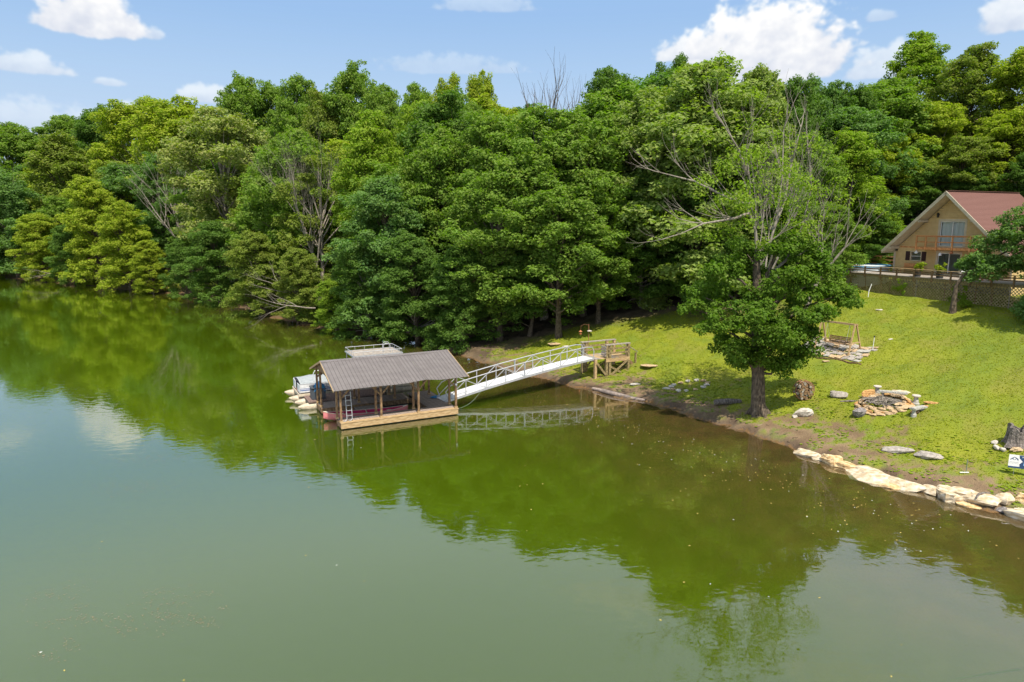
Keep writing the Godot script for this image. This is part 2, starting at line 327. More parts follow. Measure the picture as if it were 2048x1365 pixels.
const TREES := [
	[-116.7, 159.8, 11.0, 5.9, "yellow"], [-110.3, 158.8, 23.9, 7.6, "blue"], [-97.5, 148.8, 14.9, 6.8, "yellow"], [-138.2, 182.0, 28.5, 8.0, "mid"], [-78.9, 138.5, 20.9, 5.6, "yellow"], [-110.2, 172.2, 30.7, 10.7, "olive"],
	[-147.1, 204.5, 34.7, 9.0, "mid"], [-138.2, 206.8, 30.8, 8.3, "mid"], [-117.1, 200.5, 35.3, 7.1, "dark"], [-131.3, 210.0, 33.7, 7.7, "mid"], [-92.7, 174.5, 35.9, 8.9, "yellow"], [-71.9, 150.8, 34.8, 8.3, "yellow"],
	[-48.5, 118.8, 31.1, 7.7, "pale"], [-68.6, 129.0, 16.2, 5.7, "yellow"], [-61.4, 123.0, 9.9, 5.4, "yellow"], [-81.2, 147.2, 22.9, 6.5, "blue"], [-55.8, 147.0, 36.4, 5.9, "mid"], [-49.6, 147.5, 34.0, 5.4, "mid"],
	[-41.0, 136.8, 34.2, 5.5, "mid"], [-52.1, 116.0, 10.0, 4.2, "dark"], [-42.7, 106.2, 13.1, 5.6, "dark"], [-31.8, 93.5, 11.6, 5.3, "olive"], [-40.7, 116.0, 22.1, 5.9, "olive"], [-86.2, 141.0, 12.6, 5.7, "dark"],
	[-26.2, 94.0, 21.0, 4.8, "sparse"], [-33.8, 126.2, 30.7, 4.6, "olive"], [-28.2, 126.0, 33.5, 5.4, "mid"], [-21.4, 118.5, 28.8, 3.9, "mid"], [-17.5, 88.0, 24.9, 4.6, "bright"], [-12.3, 91.2, 25.1, 3.5, "bright"],
	[-14.6, 112.5, 27.5, 3.5, "mid"], [-9.6, 107.0, 27.1, 3.0, "yellow"], [-4.7, 109.0, 26.8, 3.0, "yellow"], [-6.6, 96.8, 24.7, 3.5, "mid"], [-8.2, 78.0, 21.7, 4.6, "mid"], [-1.8, 74.8, 22.4, 4.9, "mid"],
	[3.4, 70.5, 21.5, 4.4, "mid"], [7.2, 68.2, 19.7, 3.8, "mid"], [-11.4, 76.8, 17.3, 4.8, "blue"], [-1.2, 66.5, 16.9, 4.4, "mid"], [4.4, 63.5, 14.9, 3.7, "mid"], [8.3, 65.0, 12.5, 2.9, "mid"],
	[-14.1, 76.2, 10.5, 4.5, "dark"], [-8.0, 71.5, 11.3, 4.5, "dark"], [-18.5, 78.8, 6.3, 3.6, "bright"], [-3.2, 67.8, 9.9, 3.7, "dark"], [1.7, 65.8, 10.8, 3.9, "dark"], [-23.9, 85.8, 9.7, 4.4, "olive"],
	[13.3, 95.5, 26.6, 4.1, "dark"], [21.3, 95.8, 26.7, 3.5, "dark"], [7.9, 86.8, 20.2, 3.2, "mid"], [17.6, 64.5, 22.6, 5.9, "chestnut"], [12.6, 69.2, 20.2, 4.3, "chestnut"], [22.8, 66.0, 20.9, 3.6, "chestnut"],
	[13.0, 67.2, 13.6, 4.2, "dark"], [17.0, 63.8, 12.7, 4.0, "dark"], [21.5, 64.8, 12.6, 3.8, "dark"], [30.2, 76.2, 20.7, 3.1, "dark"], [35.6, 82.2, 20.0, 3.3, "blue"], [38.8, 81.5, 18.4, 3.3, "dark"],
	[28.4, 69.0, 14.7, 3.3, "mid"], [34.1, 71.5, 14.9, 3.7, "bright"], [53.7, 94.8, 20.3, 4.3, "bright"], [49.6, 93.5, 15.9, 3.8, "bright"], [55.6, 86.5, 18.2, 4.4, "olive"], [58.4, 80.0, 18.1, 4.4, "yellow"],
	[50.2, 83.8, 13.5, 3.8, "yellow"], [43.1, 79.5, 11.1, 3.5, "yellow"], [53.7, 76.5, 11.9, 4.2, "yellow"], [48.9, 76.0, 11.0, 4.7, "olive"], [45.2, 77.2, 8.2, 4.0, "dark"], [49.0, 74.5, 7.5, 3.3, "dark"],
	[52.4, 71.0, 8.4, 3.6, "dark"], [59.0, 75.5, 15.2, 4.4, "yellow"], [53.6, 69.2, 6.8, 4.1, "dark"], [36.1, 69.5, 7.4, 2.4, "dark"], [37.5, 69.0, 6.1, 2.2, "bright"], [35.1, 70.0, 5.3, 2.4, "bright"],
	[29.8, 64.5, 8.1, 2.8, "mid"], [26.6, 63.5, 9.2, 2.8, "mid"], [24.2, 64.5, 9.4, 3.3, "dark"], [28.6, 62.8, 4.7, 1.8, "dark"], [6.6, 107.0, 17.8, 5.3, "mid"], [-52.4, 166.6, 23.8, 5.4, "bright"],
	[1.0, 90.2, 17.7, 5.1, "bright"], [1.9, 130.4, 18.6, 4.5, "mid"], [-125.1, 166.5, 21.3, 6.4, "yellow"], [-82.5, 167.6, 19.8, 5.3, "yellow"], [-7.7, 83.2, 24.7, 5.5, "dark"], [25.2, 85.4, 20.9, 6.3, "mid"],
	[-55.5, 129.8, 20.4, 5.9, "mid"], [-92.3, 207.9, 17.4, 4.6, "bright"], [-99.7, 208.5, 24.4, 6.9, "olive"], [32.7, 105.6, 19.4, 5.8, "mid"], [-160.5, 212.8, 24.7, 5.8, "mid"], [-7.0, 149.5, 17.3, 4.5, "olive"],
	[-164.0, 202.4, 17.7, 5.0, "yellow"], [-31.2, 99.7, 24.7, 5.7, "mid"], [43.9, 88.5, 14.3, 3.5, "bright"], [-47.5, 152.6, 22.7, 5.1, "dark"], [-85.9, 204.1, 23.1, 6.2, "blue"], [15.2, 119.6, 17.7, 5.2, "dark"],
	[-31.9, 111.1, 17.2, 4.9, "blue"], [-25.1, 161.8, 22.6, 5.4, "mid"], [-21.1, 128.1, 19.3, 4.3, "dark"], [17.8, 86.5, 24.3, 7.1, "blue"], [19.6, 113.1, 19.1, 5.6, "mid"], [-108.3, 194.4, 21.4, 5.6, "mid"],
	[-114.7, 208.7, 20.1, 5.0, "olive"], [-24.7, 131.9, 24.0, 7.1, "mid"], [-104.4, 200.3, 22.7, 5.7, "blue"], [11.4, 78.2, 22.0, 6.0, "mid"], [-136.9, 192.9, 22.6, 6.5, "blue"], [-42.1, 126.0, 17.3, 5.1, "dark"],
	[-59.1, 177.4, 22.6, 5.3, "dark"], [-168.2, 210.8, 19.2, 5.2, "yellow"], [20.7, 103.5, 17.2, 4.2, "mid"], [40.3, 90.8, 16.7, 4.1, "dark"], [8.3, 121.6, 18.5, 4.1, "yellow"], [-68.3, 157.5, 22.0, 5.5, "dark"],
	[-7.2, 120.5, 18.1, 5.1, "mid"], [-47.6, 134.0, 22.1, 5.5, "mid"], [-70.3, 140.1, 24.1, 5.6, "blue"], [51.3, 61.8, 18.1, 4.1, "bright"], [-28.5, 107.1, 17.9, 4.0, "yellow"], [-69.4, 166.2, 20.9, 5.5, "yellow"],
	[-37.6, 172.8, 23.9, 5.9, "yellow"], [-153.3, 229.1, 17.0, 4.6, "mid"], [9.1, 97.9, 21.1, 5.1, "dark"], [37.0, 76.3, 17.0, 4.3, "blue"], [-43.8, 176.0, 19.9, 5.3, "yellow"], [-17.8, 95.8, 19.3, 4.9, "mid"],
	[-142.3, 216.5, 23.1, 5.9, "olive"], [28.9, 100.5, 20.8, 5.2, "bright"], [-16.9, 131.0, 18.0, 4.0, "bright"], [-24.4, 105.1, 21.5, 6.4, "yellow"], [-89.1, 195.7, 21.9, 5.2, "mid"], [-39.3, 157.6, 22.7, 5.6, "bright"],
	[18.0, 80.2, 17.8, 4.4, "bright"], [24.7, 105.9, 20.2, 5.9, "olive"], [-27.6, 152.4, 21.9, 6.4, "mid"], [14.5, 105.9, 17.1, 4.6, "dark"], [32.1, 92.4, 19.1, 5.4, "mid"], [-88.0, 183.9, 21.2, 5.3, "mid"],
	[-9.7, 115.7, 22.5, 6.4, "yellow"], [-2.6, 104.2, 22.3, 6.5, "yellow"], [-35.0, 106.2, 22.6, 6.2, "mid"], [-77.2, 191.9, 18.0, 5.0, "mid"], [-16.5, 123.4, 19.9, 5.0, "olive"], [-134.6, 176.2, 23.0, 5.8, "mid"],
	[-50.9, 125.8, 21.9, 5.3, "dark"], [-17.6, 136.3, 21.0, 5.3, "olive"], [2.4, 139.6, 19.8, 4.9, "dark"], [-7.5, 134.9, 20.9, 5.7, "mid"], [-86.0, 152.3, 23.4, 6.8, "olive"], [-132.3, 185.7, 17.7, 5.3, "mid"],
	[-123.4, 212.5, 24.9, 6.8, "blue"], [17.3, 70.2, 21.2, 6.0, "olive"], [-18.8, 108.6, 19.8, 4.8, "yellow"], [-64.4, 193.2, 23.5, 7.0, "bright"], [-96.8, 167.9, 21.2, 5.8, "yellow"], [-14.2, 83.0, 18.3, 5.3, "mid"],
	[-35.0, 152.8, 18.9, 4.7, "mid"], [-130.2, 193.7, 22.8, 5.2, "yellow"], [-61.6, 162.8, 18.4, 4.1, "mid"], [35.6, 100.5, 19.0, 4.4, "yellow"], [3.6, 82.5, 17.8, 4.3, "yellow"], [-2.7, 137.5, 19.6, 4.4, "dark"],
	[-84.8, 192.3, 22.2, 6.2, "yellow"], [-121.4, 191.5, 21.3, 5.0, "olive"], [-80.3, 158.1, 23.1, 5.6, "blue"], [-30.2, 146.1, 18.5, 5.4, "mid"], [-11.2, 101.2, 19.9, 5.1, "mid"], [44.3, 84.3, 17.4, 5.0, "mid"],
	[0.7, 113.0, 18.1, 4.8, "dark"], [-98.3, 186.5, 21.8, 6.5, "yellow"], [-95.0, 199.5, 21.5, 5.3, "mid"], [-74.8, 186.0, 23.2, 5.7, "mid"], [-30.8, 134.1, 18.3, 4.8, "bright"], [-33.7, 167.0, 19.4, 5.0, "dark"],
	[-19.6, 145.3, 17.7, 4.5, "yellow"], [-57.8, 156.8, 24.6, 5.8, "bright"], [-130.3, 172.2, 23.0, 6.2, "mid"], [0.3, 118.1, 18.8, 4.8, "bright"], [-71.5, 197.6, 21.3, 6.1, "mid"], [-117.4, 181.4, 21.0, 5.2, "yellow"],
	[-104.9, 184.2, 19.2, 4.7, "mid"], [-122.3, 184.3, 22.6, 5.2, "olive"], [-81.2, 175.6, 20.2, 5.1, "mid"], [-28.0, 114.7, 19.5, 5.7, "bright"], [-76.9, 168.5, 20.0, 4.9, "olive"], [-12.9, 156.7, 17.0, 5.0, "dark"],
	[-52.2, 156.1, 20.4, 5.2, "bright"], [-156.6, 222.1, 19.3, 4.2, "yellow"], [-101.1, 177.4, 22.9, 5.0, "olive"], [-41.4, 145.2, 18.6, 5.1, "yellow"], [-63.9, 148.0, 21.7, 5.8, "mid"], [-56.6, 162.3, 23.0, 6.4, "bright"],
	[6.4, 74.0, 19.1, 4.7, "blue"], [-71.0, 172.0, 24.0, 5.9, "yellow"], [-46.1, 142.8, 17.7, 5.1, "mid"], [-102.4, 157.3, 17.7, 4.4, "mid"], [-86.5, 161.4, 19.7, 5.3, "mid"], [-30.9, 158.7, 18.8, 5.0, "bright"],
	[24.8, 74.7, 17.6, 5.0, "olive"], [-109.2, 217.7, 19.3, 4.4, "yellow"], [6.3, 132.3, 17.3, 4.2, "blue"],
]

# ---------- sky ----------
func sky_panorama() -> ImageTexture:
	var w := 4096
	var h := 2048
	var im := Image.create(w, h, false, Image.FORMAT_RGB8)
	var stops := [[-1.0, Color8(196, 212, 230)], [0.0, Color8(200, 216, 234)], [6.0, Color8(190, 211, 235)], [11.0, Color8(172, 201, 233)], [17.0, Color8(147, 184, 228)], [40.0, Color8(118, 163, 220)], [90.0, Color8(92, 142, 208)]]
	var row := []
	for y in h:
		var el := 90.0 - 180.0 * (y + 0.5) / h
		var c: Color = stops[0][1]
		for i in stops.size() - 1:
			if el >= stops[i][0]:
				c = (stops[i][1] as Color).lerp(stops[i + 1][1], clampf((el - stops[i][0]) / (stops[i + 1][0] - stops[i][0]), 0, 1))
		row.append(c)
		im.fill_rect(Rect2i(0, y, w, 1), c)
	var fb := FastNoiseLite.new()
	fb.seed = 5
	fb.frequency = 1.0
	fb.fractal_octaves = 5
	fb.fractal_gain = 0.55
	# azimuth (right of the view), elevation of the base, half width, height in degrees, thickness, seed
	var clouds := [[19.4, 11.3, 7.6, 6.4, 1.0, 1], [14.2, 12.6, 3.6, 2.2, 0.9, 2], [27.5, 10.5, 3.6, 2.6, 0.6, 3], [-30.2, 13.0, 4.2, 3.6, 1.0, 4], [-34.4, 10.0, 3.6, 1.5, 0.6, 5], [-22.8, 9.0, 3.2, 1.3, 0.6, 6], [-29.4, 9.6, 1.6, 0.5, 0.45, 7],
		[34.4, 12.6, 2.4, 3.0, 0.8, 8], [26.9, 14.0, 1.5, 0.8, 0.4, 9], [-27.5, 7.6, 2.4, 1.4, 0.6, 10], [-5.0, 11.9, 7.5, 1.6, 0.28, 11], [-33.0, 6.2, 7.0, 2.6, 0.35, 12], [-2.0, 16.3, 5.0, 1.4, 0.35, 13], [-26.4, 12.9, 0.9, 1.0, 0.6, 14], [-38.0, 14.0, 3.0, 1.2, 0.5, 15]]
	var r := RandomNumberGenerator.new()
	r.seed = 77
	for k in 70:   # the same kind of sky all round and overhead
		var az := r.randf_range(-180, 180)
		var el := r.randf_range(8, 62)
		if absf(az) < 41 and el < 19.5:
			continue
		var hw := r.randf_range(3, 9) / cos(deg_to_rad(el))
		clouds.append([az, el, hw, r.randf_range(2.0, 6.0), r.randf_range(0.4, 1.0), 20 + k])
	for y in range(0, int((90.0 - 15.0) / 180.0 * h)):   # thin high veil, added mostly above the view to brighten the water's reflection
		var el := 90.0 - 180.0 * (y + 0.5) / h
		var k := smoothstep(15.0, 27.0, el) * 0.9
		im.fill_rect(Rect2i(0, y, w, 1), (row[y] as Color).lerp(Color8(222, 234, 247), k))
	for cl in clouds:
		var x0 := int((cl[0] - cl[2] * 1.25 + 180.0) / 360.0 * w)
		var x1 := int((cl[0] + cl[2] * 1.25 + 180.0) / 360.0 * w)
		var y0 := int((90.0 - cl[1] - cl[3] * 1.25) / 180.0 * h)
		var y1 := int((90.0 - cl[1] + cl[3] * 0.3) / 180.0 * h)
		var far: bool = cl[5] >= 20
		var st := 2 if far else 1
		for y in range(maxi(y0, 0), mini(y1, h - 1), st):
			var el := 90.0 - 180.0 * (y + 0.5) / h
			var t: float = (el - cl[1]) / cl[3]
			for x in range(x0, x1, st):
				var az := 360.0 * (x + 0.5) / w - 180.0
				var q: float = (az - cl[0]) / cl[2]
				var sx: float = (az - cl[0]) * 0.42
				var sy: float = (el - cl[1]) * 0.55
				var f := fb.get_noise_3d(sx, sy, cl[5] * 17.3)
				var f2 := fb.get_noise_3d(sx * 2.6, sy * 2.6, cl[5] * 9.1 + 50)
				var dome := 1.0 - q * q - (t * t * 1.0 if t > 0 else t * t * 30.0)
				var d := dome * 1.15 - 0.30 + f * 0.72 + f2 * 0.26
				if cl[4] >= 1.0 and not far:   # the solid cumulus heads
					d = dome * 1.5 - 0.34 + f * 0.75 + f2 * 0.22
				var a: float = smoothstep(0.0, 0.5, d) * cl[4]
				if a <= 0.004:
					continue
				var lit := clampf(0.46 + 0.75 * t + f2 * 0.2 + f * 0.45, 0, 1)
				var cc := Color8(196, 204, 222).lerp(Color8(253, 252, 250), lit)
				var xx := posmod(x + w / 2, w)
				for i in st:
					for j in st:
						var px := posmod(xx + i, w)
						im.set_pixel(px, y + j, im.get_pixel(px, y + j).lerp(cc, a))
	return ImageTexture.create_from_image(im)

# ---------- foliage ----------
func leaves(clumps: Array, count: int, size: float, sd: int, up := 0.75, wide := 0.55, fold := true) -> ArrayMesh:
	# clumps: [centre, radii]; every leaf a small face with its own tilt and colour (folded rhombus near, one triangle far)
	var r := RandomNumberGenerator.new()
	r.seed = sd
	var total := 0.0
	for c in clumps:
		total += c[1].x * c[1].y + c[1].x * c[1].x
	var v := PackedVector3Array()
	var n := PackedVector3Array()
	var col := PackedColorArray()
	var idx := PackedInt32Array()
	for c in clumps:
		var at: Vector3 = c[0]
		var rad: Vector3 = c[1]
		var m := int(count * (rad.x * rad.y + rad.x * rad.x) / total)
		var tone := r.randf_range(0.82, 1.20)
		var warm := r.randf_range(0.93, 1.10)
		for i in m:
			var d := Vector3(r.randfn(), r.randfn() + 0.25, r.randfn()).normalized()
			var p := at + d * rad * (0.30 + 0.75 * sqrt(r.randf()) + (0.35 * r.randf() if r.randf() < 0.15 else 0.0))
			var nn := (d * 0.55 + Vector3(0, up, 0) + Vector3(r.randf_range(-1, 1), r.randf_range(-0.6, 0.6), r.randf_range(-1, 1)) * 0.85).normalized()
			var ax := nn.cross(Vector3(r.randf_range(-1, 1), r.randf_range(-1, 1), r.randf_range(-1, 1))).normalized()
			var sidev := ax.cross(nn).normalized()
			var l := size * r.randf_range(0.6, 1.35)
			var wd := l * wide * 0.5
			var k := v.size()
			var b := tone * r.randf_range(0.70, 1.30)
			var cc := Color(b * warm * r.randf_range(0.9, 1.12), b, b * r.randf_range(0.8, 1.3))
			if fold:
				v.append(p - ax * l * 0.5); v.append(p + sidev * wd - nn * l * 0.08); v.append(p + ax * l * 0.5 - nn * l * 0.06); v.append(p - sidev * wd - nn * l * 0.08)
				idx.append_array([k, k + 2, k + 1, k, k + 3, k + 2])
			else:
				v.append(p - ax * l * 0.5 + sidev * wd); v.append(p + ax * l * 0.6); v.append(p - ax * l * 0.4 - sidev * wd)
				idx.append_array([k, k + 2, k + 1])
			for q in (4 if fold else 3):
				n.append(nn)
				col.append(cc)
	var a := []
	a.resize(Mesh.ARRAY_MAX)
	a[Mesh.ARRAY_VERTEX] = v; a[Mesh.ARRAY_NORMAL] = n; a[Mesh.ARRAY_COLOR] = col; a[Mesh.ARRAY_INDEX] = idx
	var mesh := ArrayMesh.new()
	mesh.add_surface_from_arrays(Mesh.PRIMITIVE_TRIANGLES, a)
	return mesh

func twigs(b: MB, p: Vector3, d: Vector3, ln: float, rad: float, depth: int, r: RandomNumberGenerator, spread := 0.6, lift := 0.15, ends = null) -> void:
	var pts := [p]
	var rr := [rad]
	var q := p
	var dd := d
	var segs := 3 if depth > 1 else 2
	for i in segs:
		dd = (dd + Vector3(r.randf_range(-1, 1), r.randf_range(-0.5, 0.7) + lift, r.randf_range(-1, 1)) * 0.17).normalized()
		q += dd * ln / segs
		pts.append(q)
		rr.append(rad * (1.0 - 0.45 * (i + 1) / segs))
	b.tube(pts, rr, 6 if depth > 2 else 4, false)
	if depth <= 0:
		if ends != null: ends.append(q)
		return
	var kids := r.randi_range(2, 3) + (1 if depth > 2 else 0)
	for k in kids:
		var t: int = pts.size() - 1 if k == 0 else r.randi_range(1, pts.size() - 1)
		var side := dd.cross(Vector3(r.randf_range(-1, 1), r.randf_range(-1, 1), r.randf_range(-1, 1))).normalized()
		var nd := (dd + side * spread * r.randf_range(0.6, 1.3) * (0.4 if k == 0 else 1.0) + Vector3(0, lift, 0)).normalized()
		twigs(b, pts[t], nd, ln * r.randf_range(0.58, 0.82), rr[t] * (0.85 if k == 0 else 0.62), depth - 1, r, spread, lift, ends)

func make_crown(style: String, sd: int) -> Dictionary:   # nominal tree: 20 m tall, crown radius 5
	var r := RandomNumberGenerator.new()
	r.seed = sd
	var base: float = {"round": 0.16, "full": 0.03, "tall": 0.20, "sparse": 0.2}[style]
	var boughs: int = {"round": 46, "full": 56, "tall": 44, "sparse": 20}[style]
	var clumps := []
	var tips := []
	for i in boughs:   # boughs of uneven reach, each a loose heap of leaf clumps
		var t := pow((i + 0.5) / boughs, 0.85)
		var env := 1.0
		match style:
			"round": env = pow(sin(PI * (0.12 + 0.80 * t)), 0.65)
			"full": env = pow(maxf(0.0, 1.0 - pow(t, 2.2)), 0.5) * (0.82 + 0.18 * sin(t * 3.0))
			"tall": env = pow(sin(PI * (0.16 + 0.77 * t)), 0.8) * 0.85
			"sparse": env = pow(sin(PI * (0.12 + 0.80 * t)), 0.7)
		var a := i * 2.39996 + r.randf_range(-0.6, 0.6)
		var reach := 5.0 * env * r.randf_range(0.5, 0.96)
		if t > 0.8: reach *= 0.75
		var y := 20.0 * (base + (0.94 - base) * t) + r.randf_range(-1.0, 1.0)
		var c := Vector3(cos(a) * reach, y, sin(a) * reach)
		var br := r.randf_range(0.9, 1.9) * (0.7 if t > 0.85 else 1.0)
		tips.append(c)
		for k in int(4 + br * 3.5):
			var d := Vector3(r.randfn(), r.randfn() * 0.8 + 0.25, r.randfn()).normalized()
			var s := r.randf_range(0.34, 0.78)
			clumps.append([c + d * Vector3(br, br * 0.75, br) * r.randf_range(0.5, 1.1), Vector3(s * r.randf_range(0.8, 1.5), s * r.randf_range(0.6, 1.0), s * r.randf_range(0.8, 1.5))])
	for k in (0 if style == "sparse" else 16):   # many small boughs make the uneven top
		var a := k * 2.39996 + r.randf_range(-0.4, 0.4)
		var f := sqrt((k + 0.5) / 16.0)
		var wide := 2.0 if style == "tall" else 2.9
		var c := Vector3(cos(a) * f * wide, 19.0 - f * f * 3.2 + r.randf_range(-0.9, 0.7), sin(a) * f * wide)
		for q in 5:
			var s := r.randf_range(0.25, 0.55)
			clumps.append([c + Vector3(r.randfn(), r.randfn() * 0.8, r.randfn()) * 0.55, Vector3(s * 1.2, s, s * 1.2)])
	for k in (0 if style == "sparse" else 26):   # inner leaves
		var a := r.randf_range(0, TAU)
		var t := r.randf_range(0.1, 0.93)
		clumps.append([Vector3(cos(a) * 1.8, 20.0 * (base + (0.9 - base) * t), sin(a) * 1.8), Vector3(1.3, 1.1, 1.3)])
	var b := MB.new()
	var tr := [Vector3.ZERO]
	var rr := [0.42]
	var lean := Vector3(r.randf_range(-1, 1), 0, r.randf_range(-1, 1)) * 0.7
	for k in 7:
		var f := (k + 1) / 7.0
		tr.append(Vector3(lean.x * sin(f * 3.0), f * 17.5, lean.z * sin(f * 2.2)))
		rr.append(lerpf(0.30, 0.05, f))
	b.tube(tr, rr, 8)
	for c in tips:
		var from := clampf(c.y * 0.66, 1.5, 15.0) / 17.5 * 7.0
		var p: Vector3 = tr[int(from)].lerp(tr[mini(int(from) + 1, 7)], from - int(from))
		b.tube([p, p.lerp(c, 0.5) + Vector3(0, 0.4, 0), c], [0.12, 0.08, 0.02], 5, false)
	var num: int = {"round": 46000, "full": 54000, "tall": 42000, "sparse": 14000}[style]
	return {"crown": leaves(clumps, num, 0.25, sd + 5, 0.5, 0.75, false), "trunk": b.mesh()}

# ---------- the wood ----------
const ORD := ["leftmost", "second from left", "third from left", "fourth from left", "fifth from left", "sixth from left", "seventh from left", "eighth from left", "ninth from left", "tenth from left", "eleventh from left", "twelfth from left", "thirteenth from left", "fourteenth from left"]
const LOOK := {"yellow": "yellow-green leafy tree", "mid": "mid-green broadleaf tree", "dark": "dark dense tree", "blue": "cool blue-green tree", "olive": "olive-green tree", "pale": "pale-leaved sycamore-like tree", "bright": "bright green tree", "chestnut": "large pale-leaved tree", "sparse": "thin half-bare tree"}

func tree_place(x: float, z: float, s: float) -> String:
	var a := x / z
	var row := "overhanging the water" if s < 5 and x < 2 else ("in the second rank" if s < 20 else "high on the hillside")
	if x > 2:
		row = "at the edge of the lawn" if s < 20 else ("midway up the wood" if s < 40 else "high on the hill")
	var where := "behind the house"
	if a < -0.62: where = "at far left"
	elif a < -0.45: where = "on the left shore"
	elif a < -0.30: where = "left of the dock"
	elif a < -0.08: where = "beyond the dock roof"
	elif a < 0.13: where = "beyond the gangway"
	elif a < 0.38: where = "behind the lawn tree"
	elif a < 0.53: where = "left of the house"
	return row + " " + where

func plant_forest() -> void:
	var kinds := {"full": [make_crown("full", 11), make_crown("full", 12), make_crown("full", 13)], "round": [make_crown("round", 21), make_crown("round", 22), make_crown("round", 23)], "tall": [make_crown("tall", 31), make_crown("tall", 32)], "sparse": [make_crown("sparse", 41)]}
	var spots := []
	var i := 0
	for t in TREES:
		spots.append({"x": t[0], "z": t[1], "h": t[2], "r": t[3], "k": t[4], "s": shore(t[0], t[1]), "i": i})
		i += 1
	spots.sort_custom(func(p, q): return p.x / p.z < q.x / q.z)
	var count := {}
	var total := {}
	for t in spots:
		t.key = t.k + "|" + tree_place(t.x, t.z, t.s)
		total[t.key] = total.get(t.key, 0) + 1
	for t in spots:
		var k: String = t.k
		var place := tree_place(t.x, t.z, t.s)
		var ord := ""
		if total[t.key] > 1:
			ord = ", " + ORD[count.get(t.key, 0)]
		count[t.key] = count.get(t.key, 0) + 1
		var style := "round"
		if k == "sparse": style = "sparse"
		elif t.s < 5 or t.h < 10: style = "full"
		elif k == "chestnut": style = "full"
		elif k in ["bright", "olive"]: style = "tall"
		elif t.x > 10 and t.s < 26: style = "full"
		var pick: Dictionary = kinds[style][t.i % kinds[style].size()]
		if t.s < 5 and t.x < 2:   # rooted right at the water's edge
			t.x -= 1.2 + 0.008 * t.z
			t.z -= 1.2 + 0.008 * t.z
		var o := thing("dense_tree" if k in ["dark", "chestnut"] else "leafy_tree", LOOK[k] + " " + place + ord, "tree", V(t.x, maxf(ground(t.x, t.z), -0.1) - 0.15, t.z), fmod(t.i * 2.4, TAU), "trees of the wood")
		var sy: float = t.h / 20.0
		var sr: float = t.r / 5.0 * (1.25 if style != "full" else 1.16) * (1.2 if t.x > 2 and t.s < 24 and t.x < 26 else 1.0)
		sr = minf(sr, sy * 1.45)
		var tr := part(o, "trunk", pick.trunk, M.bark if (t.i % 6) else M.bark_pale)
		var cr := part(o, "crown", pick.crown, M.leaf["olive" if k == "sparse" else k])
		tr.scale = Vector3(sr * 0.9, sy, sr * 0.9)
		cr.scale = Vector3(sr, sy, sr)
		if t.s < 5 and t.x < 2:   # shore trees lean out over the water
			o.rotation = Vector3(0, o.rotation.y, 0)
			o.transform.basis = Basis(Vector3(1, 0, 0.3).normalized(), 0.10) * o.transform.basis

func bare_tree(label: String, at: Vector3, tall: float, rad: float, sd: int, lean := Vector3.ZERO, spread := 0.55, depth := 5, m: Material = null) -> void:
	var r := RandomNumberGenerator.new()
	r.seed = sd
	var o := thing("bare_tree", label, "dead tree", at, 0, "bare trees")
	var b := MB.new()
	var d := (Vector3.UP + lean).normalized()
	var p1 := d * tall * 0.22 + Vector3(r.randf_range(-0.2, 0.2), 0, r.randf_range(-0.2, 0.2))
	b.tube([Vector3(0, -0.3, 0), p1 * 0.5, p1], [rad * 1.2, rad, rad * 0.85], 8)
	part(o, "trunk", b, m if m else M.dead)
	var b2 := MB.new()
	for k in 4:
		var a := TAU * k / 4.0 + r.randf_range(-0.4, 0.4)
		twigs(b2, p1, (d + Vector3(cos(a), 0, sin(a)) * 0.42).normalized(), tall * 0.26, rad * 0.6, depth - 1, r, spread, 0.2)
	part(o, "branches", b2, m if m else M.dead)

